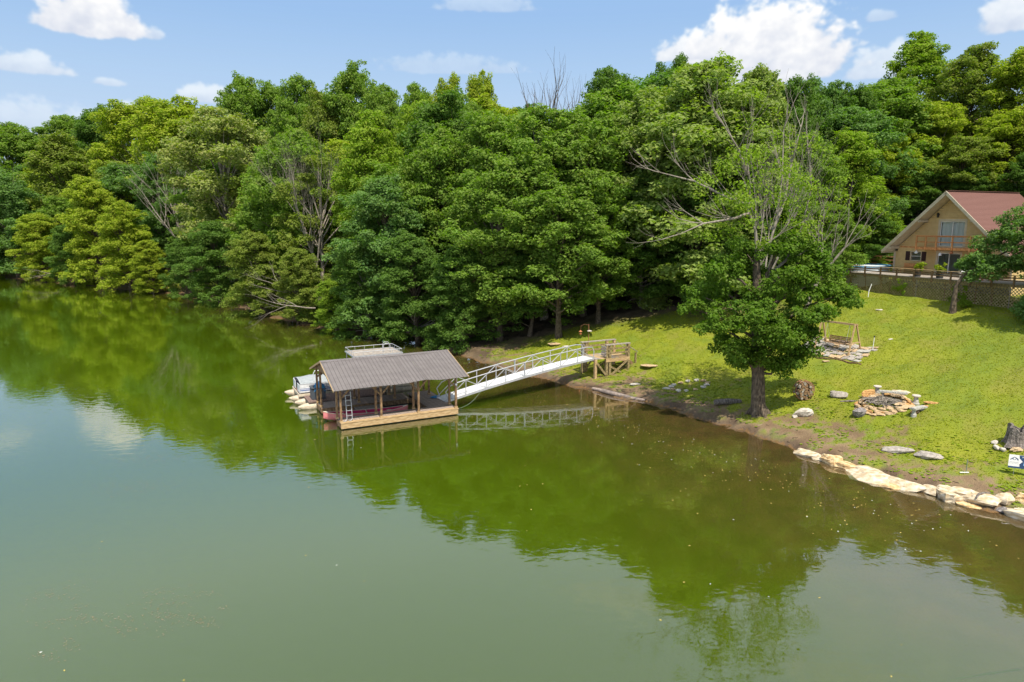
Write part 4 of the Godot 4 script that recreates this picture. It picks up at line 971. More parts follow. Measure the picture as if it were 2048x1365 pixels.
func boats() -> void:
	var at := V(-10.1, 0, 38.98)
	# brown float between dock and boat
	var f := thing("swim_float", "low brown carpeted float between the dock and pontoon boat", "float", at, TURN)
	var b := MB.new()
	b.span(-0.85, 4.4, 0.42, 0.50, -5.62, -7.45)
	part(f, "deck", b, M.carpet)
	for n in [5.85, 7.2]:
		var t := MB.new()
		t.tube([Vector3(-1.5, 0.16, -n), Vector3(-1.2, 0.14, -n), Vector3(-0.8, 0.12, -n), Vector3(4.3, 0.12, -n)], [0.06, 0.2, 0.27, 0.27], 14)
		part(f, "pontoon", t, M.pontoon)
	var o := thing("pontoon_boat", "white pontoon boat with railed upper deck moored behind the dock roof", "boat", at, TURN)
	for n in [7.95, 9.85]:
		var t := MB.new()
		t.tube([Vector3(-1.75, 0.34, -n), Vector3(-1.45, 0.26, -n), Vector3(-0.9, 0.17, -n), Vector3(7.3, 0.17, -n)], [0.05, 0.2, 0.32, 0.32], 16)
		part(o, "pontoon", t, M.pontoon)
	b = MB.new()
	b.span(-1.1, 7.4, 0.52, 0.60, -7.6, -10.2)
	part(o, "deck", b, M.carpet)
	b = MB.new()
	b.span(-1.13, 7.43, 0.44, 0.62, -7.55, -7.59)
	b.span(-1.13, 7.43, 0.44, 0.62, -10.21, -10.25)
	b.span(-1.15, -1.11, 0.44, 0.62, -7.6, -10.2)
	part(o, "skirt", b, M.cream)
	for q in [[-1.05, 2.3, 7.66, "white"], [3.2, 7.3, 7.66, "cream"], [-1.05, 7.3, 10.14, "white"]]:
		var pn := MB.new()
		pn.span(q[0], q[1], 0.68, 1.22, -q[2] + 0.02, -q[2] - 0.02)
		var p := part(o, "fence_panel", pn, M.boat_white if q[3] == "white" else M.cream)
		var st := MB.new()
		st.span(q[0] + 0.02, q[1] - 0.02, 0.80, 0.86, -q[2] + 0.026, -q[2] + 0.021)
		st.span(q[0] + 0.02, q[1] - 0.02, 0.92, 0.95, -q[2] + 0.026, -q[2] + 0.021)
		if q[3] == "white":
			part(p, "stripe", st, M.boat_blue)
		var rl := MB.new()
		rl.beam(Vector3(q[0], 1.25, -q[2]), Vector3(q[1], 1.25, -q[2]), 0.04, 0.05)
		var x: float = q[0]
		while x <= q[1]:
			rl.beam(Vector3(x, 0.6, -q[2] + 0.03), Vector3(x, 1.24, -q[2] + 0.03), 0.03, 0.03)
			x += 0.9
		part(p, "rail", rl, M.alu)
	var ends := MB.new()
	ends.span(-1.08, -1.04, 0.68, 1.22, -7.7, -8.5)
	ends.span(-1.08, -1.04, 0.68, 1.22, -9.3, -10.1)
	part(o, "fence_panel", ends, M.boat_white)
	var cv := MB.new()   # tight grey cover over the bow
	var top := func(i: int, j: int) -> Vector3:
		var u := i / 8.0
		var w := j / 6.0
		return Vector3(lerpf(-1.0, 2.6, u), 1.26 + 0.34 * sin(PI * w) * (0.35 + 0.65 * sin(PI * minf(1.0, u * 1.2 + 0.12))) - 0.03 * absf(sin(u * 12.0)), lerpf(-7.68, -10.12, w))
	for i in 8:
		for j in 6:
			cv.quad(top.call(i, j), top.call(i + 1, j), top.call(i + 1, j + 1), top.call(i, j + 1))
	part(o, "cover", cv, M.cover_grey, "tight grey cover over the bow seats")
	var hoop := MB.new()
	hoop.tube([Vector3(0.2, 1.25, -9.9), Vector3(0.35, 1.72, -9.6), Vector3(1.5, 1.72, -9.6), Vector3(1.7, 1.3, -9.9)], [0.03, 0.03, 0.03, 0.03], 7)
	part(o, "grab_rail", hoop, M.white)
	# upper deck
	var u := MB.new()
	u.span(2.62, 6.1, 2.90, 2.96, -7.25, -9.6)
	part(o, "upper_deck", u, M.wood_grey)
	var fr := MB.new()
	fr.span(2.56, 6.16, 2.89, 2.98, -7.19, -7.245); fr.span(2.56, 6.16, 2.89, 2.98, -9.605, -9.66)
	fr.span(2.56, 2.615, 2.89, 2.98, -7.246, -9.604); fr.span(6.105, 6.16, 2.89, 2.98, -7.246, -9.604)
	part(o, "upper_frame", fr, M.alu)
	for x in [2.66, 6.06]:
		for n in [7.7, 9.55]:
			var p := MB.new()
			p.beam(Vector3(x, 0.6, -n), Vector3(x, 2.86, -n), 0.05, 0.05)
			part(o, "post", p, M.alu)
	for e in [[Vector3(2.6, 0, -7.25), Vector3(6.1, 0, -7.25), 5], [Vector3(2.6, 0, -9.62), Vector3(6.1, 0, -9.62), 5], [Vector3(2.6, 0, -7.25), Vector3(2.6, 0, -9.62), 4], [Vector3(6.1, 0, -7.25), Vector3(6.1, 0, -9.62), 4]]:
		var p := MB.new()
		p.tube([e[0] + Vector3(0, 3.24, 0), e[1] + Vector3(0, 3.24, 0)], [0.02, 0.02], 7)
		for k in e[2] + 1:
			var c: Vector3 = (e[0] as Vector3).lerp(e[1], float(k) / e[2])
			p.tube([c + Vector3(0, 2.98, 0), c + Vector3(0, 3.24, 0)], [0.015, 0.015], 6)
		part(o, "upper_rail", p, M.alu)
	for k in 2:
		var p := MB.new()
		var zz := -7.9 - k * 0.6
		p.tube([Vector3(4.95 + k * 0.1, 2.98, zz), Vector3(4.95 + k * 0.1, 3.45, zz), Vector3(5.05 + k * 0.1, 3.6, zz), Vector3(5.35 + k * 0.1, 3.6, zz), Vector3(5.45 + k * 0.1, 3.45, zz), Vector3(5.45 + k * 0.1, 2.98, zz)], [0.02, 0.02, 0.02, 0.02, 0.02, 0.02], 7)
		part(o, "ladder_hoop", p, M.alu)
	var hm := MB.new()
	hm.span(4.2, 4.9, 0.6, 1.35, -8.4, -9.0)
	part(o, "helm_console", hm, M.boat_white)
	var out := MB.new()
	out.span(7.42, 7.8, 0.5, 1.0, -8.7, -9.05)
	part(o, "outboard_motor", out, M.slate)

func gangway() -> void:
	var s := V(-4.8, 0.46, 44.45)
	var e := V(5.9, 1.96, 51.6)
	var dir := (e - s).normalized()
	var side := dir.cross(Vector3.UP).normalized()   # towards the camera
	var at := func(t: float, w: float, h: float) -> Vector3:
		return (e - s) * t + side * w + Vector3(0, h + 0.62 * t * (1.0 - t), 0)
	var o := thing("gangway", "white aluminium gangway with truss railings from dock to landing", "gangway", s)
	var N := 16
	for j in 6:
		var b := MB.new()
		for i in N:
			var w0 := -0.60 + j * 0.2
			var w1 := w0 + 0.192
			var a: Vector3 = at.call(float(i) / N, w1, 0.0)
			var c: Vector3 = at.call(float(i + 1) / N, w1, 0.0)
			var d: Vector3 = at.call(float(i + 1) / N, w0, 0.0)
			var f: Vector3 = at.call(float(i) / N, w0, 0.0)
			var th := Vector3(0, -0.05, 0)
			b.quad(a, c, d, f)
			b.quad(f + th, d + th, c + th, a + th)
			b.quad(a + th, c + th, c, a)
			b.quad(f, d, d + th, f + th)
		part(o, "deck_plank", b, M.white_deck)
	for sd in [-1, 1]:
		var w: float = 0.64 * sd
		var ch := MB.new()
		var pts := []
		var rr := []
		var low := []
		for i in N + 1:
			var t := float(i) / N
			low.append(at.call(t, w, -0.06))
			if t > 0.03 and t < 0.97:
				pts.append(at.call(t, w, 1.0))
		pts.push_front(at.call(0.035, w, 0.95)); pts.push_front(at.call(0.005, w, 0.62)); pts.push_front(at.call(0.02, w, 0.05))
		pts.append(at.call(0.985, w, 0.9)); pts.append(at.call(0.998, w, 0.6)); pts.append(at.call(0.998, w, 0.0))
		for i in pts.size(): rr.append(0.036)
		ch.tube(pts, rr, 8)
		var r := part(o, "railing", ch, M.alu)
		var lc := MB.new()
		for i in N:
			lc.beam(low[i], low[i + 1], 0.06, 0.14)
		part(r, "bottom_chord", lc, M.alu)
		var bays := 8
		for i in range(1, bays):
			var t := float(i) / bays
			var p := MB.new()
			var wd := 0.12 if i == 4 else 0.045
			p.beam(at.call(t, w, -0.03), at.call(t, w, 1.0), wd, 0.045, dir)
			part(r, "upright", p, M.alu)
		for i in bays:
			var t0 := float(i) / bays
			var t1 := float(i + 1) / bays
			var p := MB.new()
			if i % 2 == 0:
				p.beam(at.call(t0 + 0.004, w, 0.02), at.call(t1 - 0.004, w, 0.96), 0.035, 0.04)
			else:
				p.beam(at.call(t0 + 0.004, w, 0.96), at.call(t1 - 0.004, w, 0.02), 0.035, 0.04)
			part(r, "diagonal", p, M.alu)
	var cr := MB.new()
	for i in 9:
		cr.beam(at.call(0.06 + i * 0.11, -0.6, -0.12), at.call(0.06 + i * 0.11, 0.6, -0.12), 0.06, 0.09)
	part(o, "cross_beam", cr, M.alu)
	var rope := MB.new()
	var a: Vector3 = s + at.call(0.22, 0.62, -0.1)
	var c := V(-10.1, 0.4, 38.98) + Basis(Vector3.UP, TURN) * Vector3(7.5, 0, -0.05)
	var pts := []
	var rr := []
	for i in 9:
		var t := i / 8.0
		pts.append(a.lerp(c, t) + Vector3(0, -0.25 * sin(PI * t), 0)); rr.append(0.012)
	rope.tube(pts, rr, 5)
	solo("mooring_rope", "thin rope running from the gangway to the dock's front corner", "rope", rope, M.rope)

func landing() -> void:
	var o := thing("wooden_landing", "weathered wooden landing on posts at the top of the gangway", "platform", V(6.34, 0, 50.93), TURN)
	var gy := func(p: float, q: float) -> float:
		var w := V(6.34, 0, 50.93) + Basis(Vector3.UP, TURN) * Vector3(p, 0, -q)
		return ground(w.x, -w.z)
	var r := RandomNumberGenerator.new()
	r.seed = 5
	var x := 0.0
	while x < 3.0:   # boards, told apart in the photograph
		var b := MB.new()
		b.span(x, x + 0.145, 1.885, 1.925 + r.randf_range(-0.006, 0.006), 0.04, -1.94)
		part(o, "board", b, M.wood_tan if r.randf() < 0.6 else M.wood_grey)
		x += 0.157
	var rim := MB.new()
	rim.span(0.9, 3.12, 1.62, 1.88, 0.15, 0.098)
	part(o, "rim_beam", rim, M.wood_tan)
	rim = MB.new()
	rim.span(0, 3.12, 1.68, 1.88, -1.88, -1.93)
	rim.span(-0.02, 0.03, 1.68, 1.88, 0.02, -1.88)
	rim.span(3.07, 3.12, 1.68, 1.88, -0.025, -1.875)
	part(o, "rim_beam", rim, M.wood_green)
	for p in [[0.05, 0.05, 1.88], [1.02, 0.0, 2.85], [1.30, -0.02, 2.88], [3.05, -0.02, 2.90], [0.05, 1.86, 2.85], [0.4, 1.92, 2.9], [2.35, 1.92, 2.88], [3.05, 1.9, 2.88], [1.7, 1.0, 1.87]]:
		var b := MB.new()
		b.span(p[0] - 0.095, p[0] + 0.095, gy.call(p[0], p[1]) - 0.3, p[2], -p[1] + 0.095, -p[1] - 0.095)
		part(o, "post", b, M.wood_green if r.randf() < 0.5 else M.wood_tan)
	# railings: near side and far side, cap and two rails each, stub boards at the gangway end
	for e in [[1.0, 3.12, 0.02], [0.0, 3.10, 1.93]]:
		var cap := MB.new()
		cap.span(e[0] - 0.08, e[1] + 0.08, 2.905, 2.97, -e[2] + 0.13, -e[2] - 0.13)
		part(o, "rail_cap", cap, M.wood_grey)
		for y in [2.22, 2.55]:
			var b := MB.new()
			b.span(e[0], e[1], y, y + 0.14, -e[2] + 0.135, -e[2] + 0.098)
			part(o, "rail", b, M.wood_green)
	for y in [2.06, 2.27, 2.48, 2.69]:
		var b := MB.new()
		b.span(0.86, 0.92, y, y + 0.15, 0.1, -0.5)
		part(o, "stub_board", b, M.wood_grey)
		b = MB.new()
		b.span(-0.06, -0.02, y, y + 0.13, -1.42, -1.95)
		part(o, "stub_board", b, M.wood_grey)
		b = MB.new()
		b.span(3.13, 3.17, y, y + 0.13, 0.06, -0.5)
		part(o, "stub_board", b, M.wood_grey)
	for bc in [[1.35, 0.55, 2.95, 1.65, 0.0], [1.35, 1.25, 2.6, 0.55, 0.04], [0.1, 1.6, 0.95, 0.6, 0.0], [0.1, 0.6, 0.95, 1.6, 1.9], [1.35, 0.8, 2.95, 1.65, 1.9]]:
		var b := MB.new()
		b.beam(Vector3(bc[0], bc[1], -bc[4] + 0.125), Vector3(bc[2], bc[3], -bc[4] + 0.125), 0.05, 0.15)
		part(o, "brace", b, M.wood_green)
	for k in 3:   # steps down to the lawn
		var st := MB.new()
		st.span(3.2 + k * 0.28, 3.47 + k * 0.28, 1.62 - k * 0.27, 1.66 - k * 0.27, -0.45, -1.5)
		part(o, "step", st, M.wood_grey)
	for q in [0.43, 1.52]:
		var sg := MB.new()
		sg.beam(Vector3(3.13, 1.72, -q), Vector3(4.15, 0.85, -q), 0.05, 0.2)
		part(o, "stringer", sg, M.wood_brown)
	for q in [0.35, 1.6]:
		var b := MB.new()
		b.span(3.98, 4.10, gy.call(4.04, q) - 0.3, 2.05, -q + 0.06, -q - 0.06)
		part(o, "post", b, M.wood_green)
		b = MB.new()
		b.beam(Vector3(3.1, 2.78, -q), Vector3(4.2, 2.1, -q), 0.1, 0.045)
		part(o, "handrail", b, M.wood_grey)

# ---------- stones and lawn things ----------
func rock_mesh(sd: int, size: Vector3, rough := 0.5, flat := 0) -> MB:
	# an angular stone: a sphere of directions cut by random planes, with a little noise
	var r := RandomNumberGenerator.new()
	r.seed = sd
	var planes := []
	for k in 15:
		planes.append([Vector3(r.randfn(), r.randfn(), r.randfn()).normalized(), r.randf_range(0.55, 0.9)])
	planes.append([Vector3(r.randf_range(-0.15, 0.15), 1, r.randf_range(-0.15, 0.15)).normalized(), 0.62])
	planes.append([Vector3.DOWN, 0.6])
	var n := FastNoiseLite.new()
	n.seed = sd
	n.frequency = 1.3
	var pt := func(i: int, j: int, ni: int, nj: int) -> Vector3:
		var th := PI * i / ni
		var ph := TAU * j / nj
		var d := Vector3(sin(th) * cos(ph), cos(th), sin(th) * sin(ph))
		var m := 1.15
		for p in planes:
			var q := d.dot(p[0])
			if q > 0.05:
				m = minf(m, p[1] / q)
		m *= 1.0 + 0.12 * rough * n.get_noise_3dv(d * 2.0) + 0.14 * rough * n.get_noise_3dv(d * 5.0)
		return d * m * size
	var b := MB.new()
	var ni := 11
	var nj := 18
	var grid := []
	for i in ni + 1:
		var row := []
		for j in nj:
			row.append(pt.call(i, j, ni, nj))
		grid.append(row)
	for i in ni:
		for j in nj:
			var k := (j + 1) % nj
			if i > 0: b.tri(grid[i][j], grid[i][k], grid[i + 1][k])
			if i < ni - 1: b.tri(grid[i][j], grid[i + 1][k], grid[i + 1][j])
	return b

func stone(called: String, label: String, x: float, z: float, size: Vector3, turn: float, m: Material, sd: int, sink := 0.3, tilt := 0.0, group := "", cat := "rock", y0 := -99.0) -> void:
	var gy := ground(x, z) if y0 < -90 else y0
	var o := solo(called, label, cat, rock_mesh(sd, size, 0.9), m, V(x, gy + size.y * (0.6 - sink), z), turn, group)
	o.rotation.x = tilt

func shore_rocks() -> void:
	var g := "pale boulders along the shore"
	# x, z, size, turn, material, sink, label
	var list := [
		[15.6, 34.5, Vector3(0.80, 0.36, 0.46), 0.7, M.lime, 0.3, "cream boulder at the left end of the shore rocks"],
		[16.0, 33.95, Vector3(0.42, 0.26, 0.34), 0.2, M.lime, 0.3, "small cream boulder second from the left among shore rocks"],
		[16.35, 33.35, Vector3(0.66, 0.60, 0.50), 1.1, M.lime_ochre, 0.3, "tall ochre boulder third from the left among shore rocks"],
		[16.55, 32.85, Vector3(1.0, 0.34, 0.42), 0.75, M.lime_ochre, 0.3, "low ochre ledge in front of the tall ochre boulder"],
		[17.45, 31.2, Vector3(1.30, 0.42, 0.80), 0.74, M.lime, 0.32, "long flat cream slab sloping into the water"],
		[18.3, 30.1, Vector3(0.85, 0.42, 0.55), 0.8, M.lime, 0.3, "cream slab against the right end of the long flat slab"],
		[17.55, 30.1, Vector3(0.36, 0.26, 0.30), 0.3, M.lime_ochre, 0.3, "small ochre point rising from the water by the long slab"],
		[19.05, 29.45, Vector3(0.42, 0.42, 0.42), 0.9, M.lime, 0.2, "round-topped white boulder, first of the right-hand cluster"],
		[19.4, 28.9, Vector3(0.80, 0.52, 0.55), 1.5, M.lime, 0.2, "lumpy white boulder, second of the right-hand cluster"],
		[19.95, 28.55, Vector3(0.80, 0.50, 0.52), 0.4, M.lime, 0.2, "broad white boulder in the middle of the right-hand cluster"],
		[20.35, 28.05, Vector3(0.74, 0.44, 0.5), 0.9, M.lime, 0.25, "white boulder carrying a dark stick of driftwood"],
		[19.75, 27.95, Vector3(0.42, 0.20, 0.30), 0.5, M.lime_ochre, 0.3, "small tan rock at the waterline below the white cluster"],
		[21.15, 27.75, Vector3(0.34, 0.40, 0.30), 0.4, M.lime, 0.2, "upright pale stone behind the grey block"],
		[20.95, 27.35, Vector3(0.36, 0.24, 0.26), 0.3, M.stone_dark, 0.2, "dark grey block between pale shore boulders"],
		[22.3, 27.4, Vector3(0.75, 0.46, 0.50), 0.6, M.lime_ochre, 0.2, "tan boulder at the right edge behind the big slab"],
		[21.75, 26.2, Vector3(1.7, 0.46, 0.75), 0.75, M.lime, 0.3, "big white slab at the right edge of the photo"],
		[21.55, 27.1, Vector3(0.28, 0.20, 0.22), 0.1, M.lime, 0.2, "little pale stone beside the dark grey block"],
	]
	var k := 0
	for s in list:
		stone("shore_boulder", s[6], s[0], s[1], (s[2] as Vector3) * Vector3(1.25, 0.80, 1.1), -0.20 - s[3], s[4], 600 + k * 7, s[5], 0.0, g, "rock", maxf(0.0, ground(s[0], s[1])) - 0.05)
		k += 1
	# submerged ledges in front of the boulders
	for s in [[17.2, 30.3, Vector3(1.6, 0.3, 0.8), "ochre ledge under water before the long slab"], [20.2, 26.9, Vector3(1.7, 0.3, 0.9), "tan ledge under water before the big white slab"], [19.0, 28.4, Vector3(1.0, 0.25, 0.5), "tan ledge under water before the white cluster"]]:
		stone("sunken_ledge", s[3], s[0], s[1], s[2], -0.95, M.lime_ochre, 800 + k, 0.3, 0, "ledges under water", "rock", -0.42)
		k += 1
	var st := MB.new()
	st.tube([Vector3(-0.55, 0.02, 0.1), Vector3(-0.2, 0.10, 0), Vector3(0.25, 0.06, -0.02), Vector3(0.6, 0.0, 0.06)], [0.03, 0.05, 0.05, 0.03], 7)
	solo("driftwood_stick", "dark stick of driftwood lying on a white shore boulder", "driftwood", st, M.stump, V(20.35, 0.43, 28.05), 0.5)
	var lg := MB.new()
	var pts := []
	var rr := []
	for i in 9:
		var t := i / 8.0
		pts.append(Vector3(t * 4.6 - 0.05, 0.10 * sin(t * 5.0) * 0.5, 0.25 * sin(t * 3.2))); rr.append(lerpf(0.10, 0.16, sin(t * PI)))
	lg.tube(pts, rr, 9)
	solo("driftwood_log", "pale driftwood log along the muddy waterline below the landing", "driftwood", lg, M.wood_red, V(6.0, 0.10, 49.0), -0.80)
	var lt := MB.new()
	lt.tube([Vector3(-0.9, 0.16, 0), Vector3(0, 0.2, 0.05), Vector3(0.9, 0.14, 0)], [0.17, 0.2, 0.15], 9)
	solo("old_log", "short dark log on the grass left of the lone tree's trunk", "log", lt, M.stump, V(14.0, ground(14.0, 43.0), 43.0), 0.15)

func loose_stones() -> void:
	var list := [
		["boulder", 17.6, 39.75, Vector3(0.68, 0.42, 0.42), 0.1, M.stone_white, "smooth whitish boulder on the grass right of the lone tree"],
		["small_stone", 17.0, 39.6, Vector3(0.2, 0.14, 0.16), 0.1, M.stone_white, "small pale stone at the left of the smooth whitish boulder"],
		["boulder", 20.0, 38.1, Vector3(0.52, 0.40, 0.40), 0.4, M.stone_dark, "dark-topped grey boulder in front of the fire pit"],
		["boulder", 20.35, 41.2, Vector3(0.52, 0.34, 0.34), 2.5, M.stone_grey, "grey wedge-shaped stone behind and left of the fire pit"],
		["flat_slab", 19.7, 33.5, Vector3(0.80, 0.24, 0.5), -0.5, M.stone_grey, "left of two flat grey slabs on the bank above the shore rocks"],
		["flat_slab", 20.6, 32.4, Vector3(0.80, 0.22, 0.42), -0.75, M.stone_grey, "right of two flat grey slabs on the bank above the shore rocks"],
		["flat_slab", 8.95, 48.5, Vector3(0.58, 0.12, 0.26), 0.3, M.stone_white, "flat white stone on bare ground below the landing"],
		["flat_slab", 3.9, 61.6, Vector3(0.8, 0.14, 0.5), 0.5, M.stone_tan, "flat pale slab left of the bird feeder"],
		["flat_slab", 4.9, 60.9, Vector3(0.42, 0.1, 0.3), 0.2, M.stone_white, "small flat pale stone near the top of the gangway"],
		["flat_slab", 10.75, 51.9, Vector3(0.75, 0.12, 0.5), 0.2, M.stone_tan, "pinkish stepping slab at the foot of the landing's steps"],
		["flat_slab", 29.5, 54.3, Vector3(0.38, 0.08, 0.2), 0.1, M.stone_white, "flat white stone on the lawn below the lattice"],
		["flat_slab", 27.3, 48.5, Vector3(0.24, 0.06, 0.14), 0.1, M.stone_white, "small white stone on the lawn right of the swing"],
		["flat_slab", 21.9, 46.7, Vector3(0.28, 0.07, 0.16), 0.1, M.stone_tan, "small tan stone in front of the swing's patio"],
		["flat_slab", 11.0, 47.3, Vector3(0.3, 0.1, 0.2), 0.1, M.stone_white, "white stone, left of the small ring in the tree's shade"],
	]
	var k := 0
	for s in list:
		stone(s[0], s[6], s[1], s[2], s[3], s[4], s[5], 900 + k * 5, 0.12 if s[0] == "boulder" else 0.25, 0.0, "loose stones on the lawn")
		k += 1
	var ring := thing("stone_ring", "low ring of small stones in the lone tree's shade", "stone ring", V(12.6, ground(12.6, 47.2), 47.2))
	for i in 13:
		var a := TAU * i / 13.0
		var p := part(ring, "stone", rock_mesh(1000 + i, Vector3(0.22, 0.13, 0.17), 0.9), M.stone_white if i % 3 else M.stone_tan)
		p.position = Vector3(cos(a) * 1.25, 0.06 - sin(a) * 0.0, sin(a) * 0.95)
		p.position.y = ground(12.6 + p.position.x, 47.2 - p.position.z) - ring.position.y + 0.06

func fire_pit() -> void:
	var cx := 21.75
	var cz := 38.75
	var o := thing("fire_pit", "round fire pit of stacked tan stones heaped with sticks", "fire pit", V(cx, ground(cx, cz), cz))
	var r := RandomNumberGenerator.new()
	r.seed = 8
	var ms := [M.stone_tan, M.stone_orange, M.stone_tan, M.stone_tan]
	var shapes := []
	for i in 8:
		shapes.append(rock_mesh(1100 + i, Vector3(0.26, 0.11, 0.17), 0.8).mesh())
	for row in 3:
		var n := 24 - row * 3
		for i in n:
			var a := TAU * (i + 0.5 * (row % 2)) / n + r.randf_range(-0.05, 0.05)
			var rad := 1.28 - row * 0.13 + r.randf_range(-0.07, 0.07)
			var p := part(o, "stone", shapes[r.randi() % 8], ms[r.randi() % 4])
			p.rotation = Vector3(r.randf_range(-0.2, 0.2), -a + PI / 2 + r.randf_range(-0.4, 0.4), r.randf_range(-0.2, 0.2))
			var x := cos(a) * rad * 1.1
			var z := sin(a) * rad
			p.position = Vector3(x, ground(cx + x, cz - z) - o.position.y + 0.06 + row * 0.13, z)
			p.scale = Vector3.ONE * r.randf_range(0.8, 1.3)
	for i in 10:   # stones slipped off at the front right
		var p := part(o, "stone", shapes[i % 8], ms[(i + 1) % 4])
		var x := r.randf_range(0.4, 1.7)
		var z := r.randf_range(0.9, 1.6)
		p.position = Vector3(x, ground(cx + x, cz - z) - o.position.y + 0.06, z)
		p.rotation.y = r.randf_range(0, 6)
	for i in 90:
		var b := MB.new()
		var a := r.randf_range(0, TAU)
		var ln := r.randf_range(0.5, 1.2)
		b.tube([Vector3(-cos(a) * ln, 0, sin(a) * ln) * 0.5 + Vector3(0, r.randf_range(-0.1, 0.1), 0), Vector3(r.randf_range(-0.1, 0.1), 0.05, 0), Vector3(cos(a) * ln, 0, -sin(a) * ln) * 0.5], [0.022, 0.03, 0.015], 5)
		var p := part(o, "stick", b, M.dead if i % 3 else M.stump)
		var q := sqrt(r.randf()) * 1.0
		var w := r.randf_range(0, TAU)
		p.position = Vector3(cos(w) * q, 0.30 + 0.28 * (1.0 - q) * r.randf() + 0.05 * i / 60.0, sin(w) * q)
	# seats round the pit
	for s in [[22.25, 40.45, "concrete pedestal stool behind the fire pit"], [23.3, 38.2, "concrete pedestal stool right of the fire pit"]]:
		var t := thing("pedestal_stool", s[2], "stool", V(s[0], ground(s[0], s[1]), s[1]), 0, "concrete stools by the fire pit")
		var b := MB.new()
		b.lathe(Vector3.ZERO, [[0.20, -0.05], [0.20, 0.05], [0.16, 0.10], [0.11, 0.32], [0.12, 0.42]], 16)
		part(t, "pedestal", b, M.concrete)
		b = MB.new()
		b.lathe(Vector3.ZERO, [[0.12, 0.421], [0.22, 0.45], [0.23, 0.50], [0.21, 0.53]], 18)
		part(t, "seat", b, M.stone_white)
	for s in [[22.7, 39.55, -0.42, 1.5, "long grey concrete bench behind the fire pit"], [22.75, 37.0, 0.5, 1.15, "short grey concrete bench in front and right of the fire pit"]]:
		var t := thing("concrete_bench", s[4], "bench", V(s[0], ground(s[0], s[1]), s[1]), s[2], "concrete benches by the fire pit")
		var b := MB.new()
		b.span(-s[3] / 2, s[3] / 2, 0.34, 0.42, -0.17, 0.17)
		b.span(-s[3] / 2 + 0.03, s[3] / 2 - 0.03, 0.421, 0.44, -0.15, 0.15)
		part(t, "seat", b, M.concrete)
		for e in [-1, 1]:
			b = MB.new()
			b.lathe(Vector3(e * s[3] * 0.34, 0, 0), [[0.15, -0.15], [0.15, 0.05], [0.10, 0.14], [0.10, 0.26], [0.15, 0.339]], 8)
			part(t, "leg", b, M.concrete)
	var rl := MB.new()
	rl.box(Vector3(0, 0.14, 0), Vector3(1.25, 0.24, 0.22))
	solo("stone_bar", "pale squared stone bar lying behind the long bench", "stone", rock_mesh(1300, Vector3(0.72, 0.22, 0.2), 0.4), M.lime, V(23.2, ground(23.2, 39.9) + 0.08, 39.9), -0.15)
	var sl := solo("leaning_slab", "orange half-round stone slab leaning by the rear stool", "stone", rock_mesh(1301, Vector3(0.48, 0.42, 0.12), 0.5), M.stone_orange, V(21.75, ground(21.75, 40.3) + 0.2, 40.3), 0.1)
	sl.rotation.x = -0.35
	stone("flat_slab", "flat orange stone lying right of the right-hand stool", 24.0, 37.9, Vector3(0.5, 0.08, 0.26), -0.3, M.stone_orange, 1302, 0.2)
	var wd := MB.new()
	wd.tube([Vector3(-0.6, 0.05, 0), Vector3(0, 0.08, 0.03), Vector3(0.6, 0.05, 0)], [0.04, 0.06, 0.035], 6)
	solo("fallen_stick", "dark stick lying on the grass left of the fire pit", "stick", wd, M.stump, V(20.4, ground(20.4, 40.0) + 0.03, 40.0), 0.05)

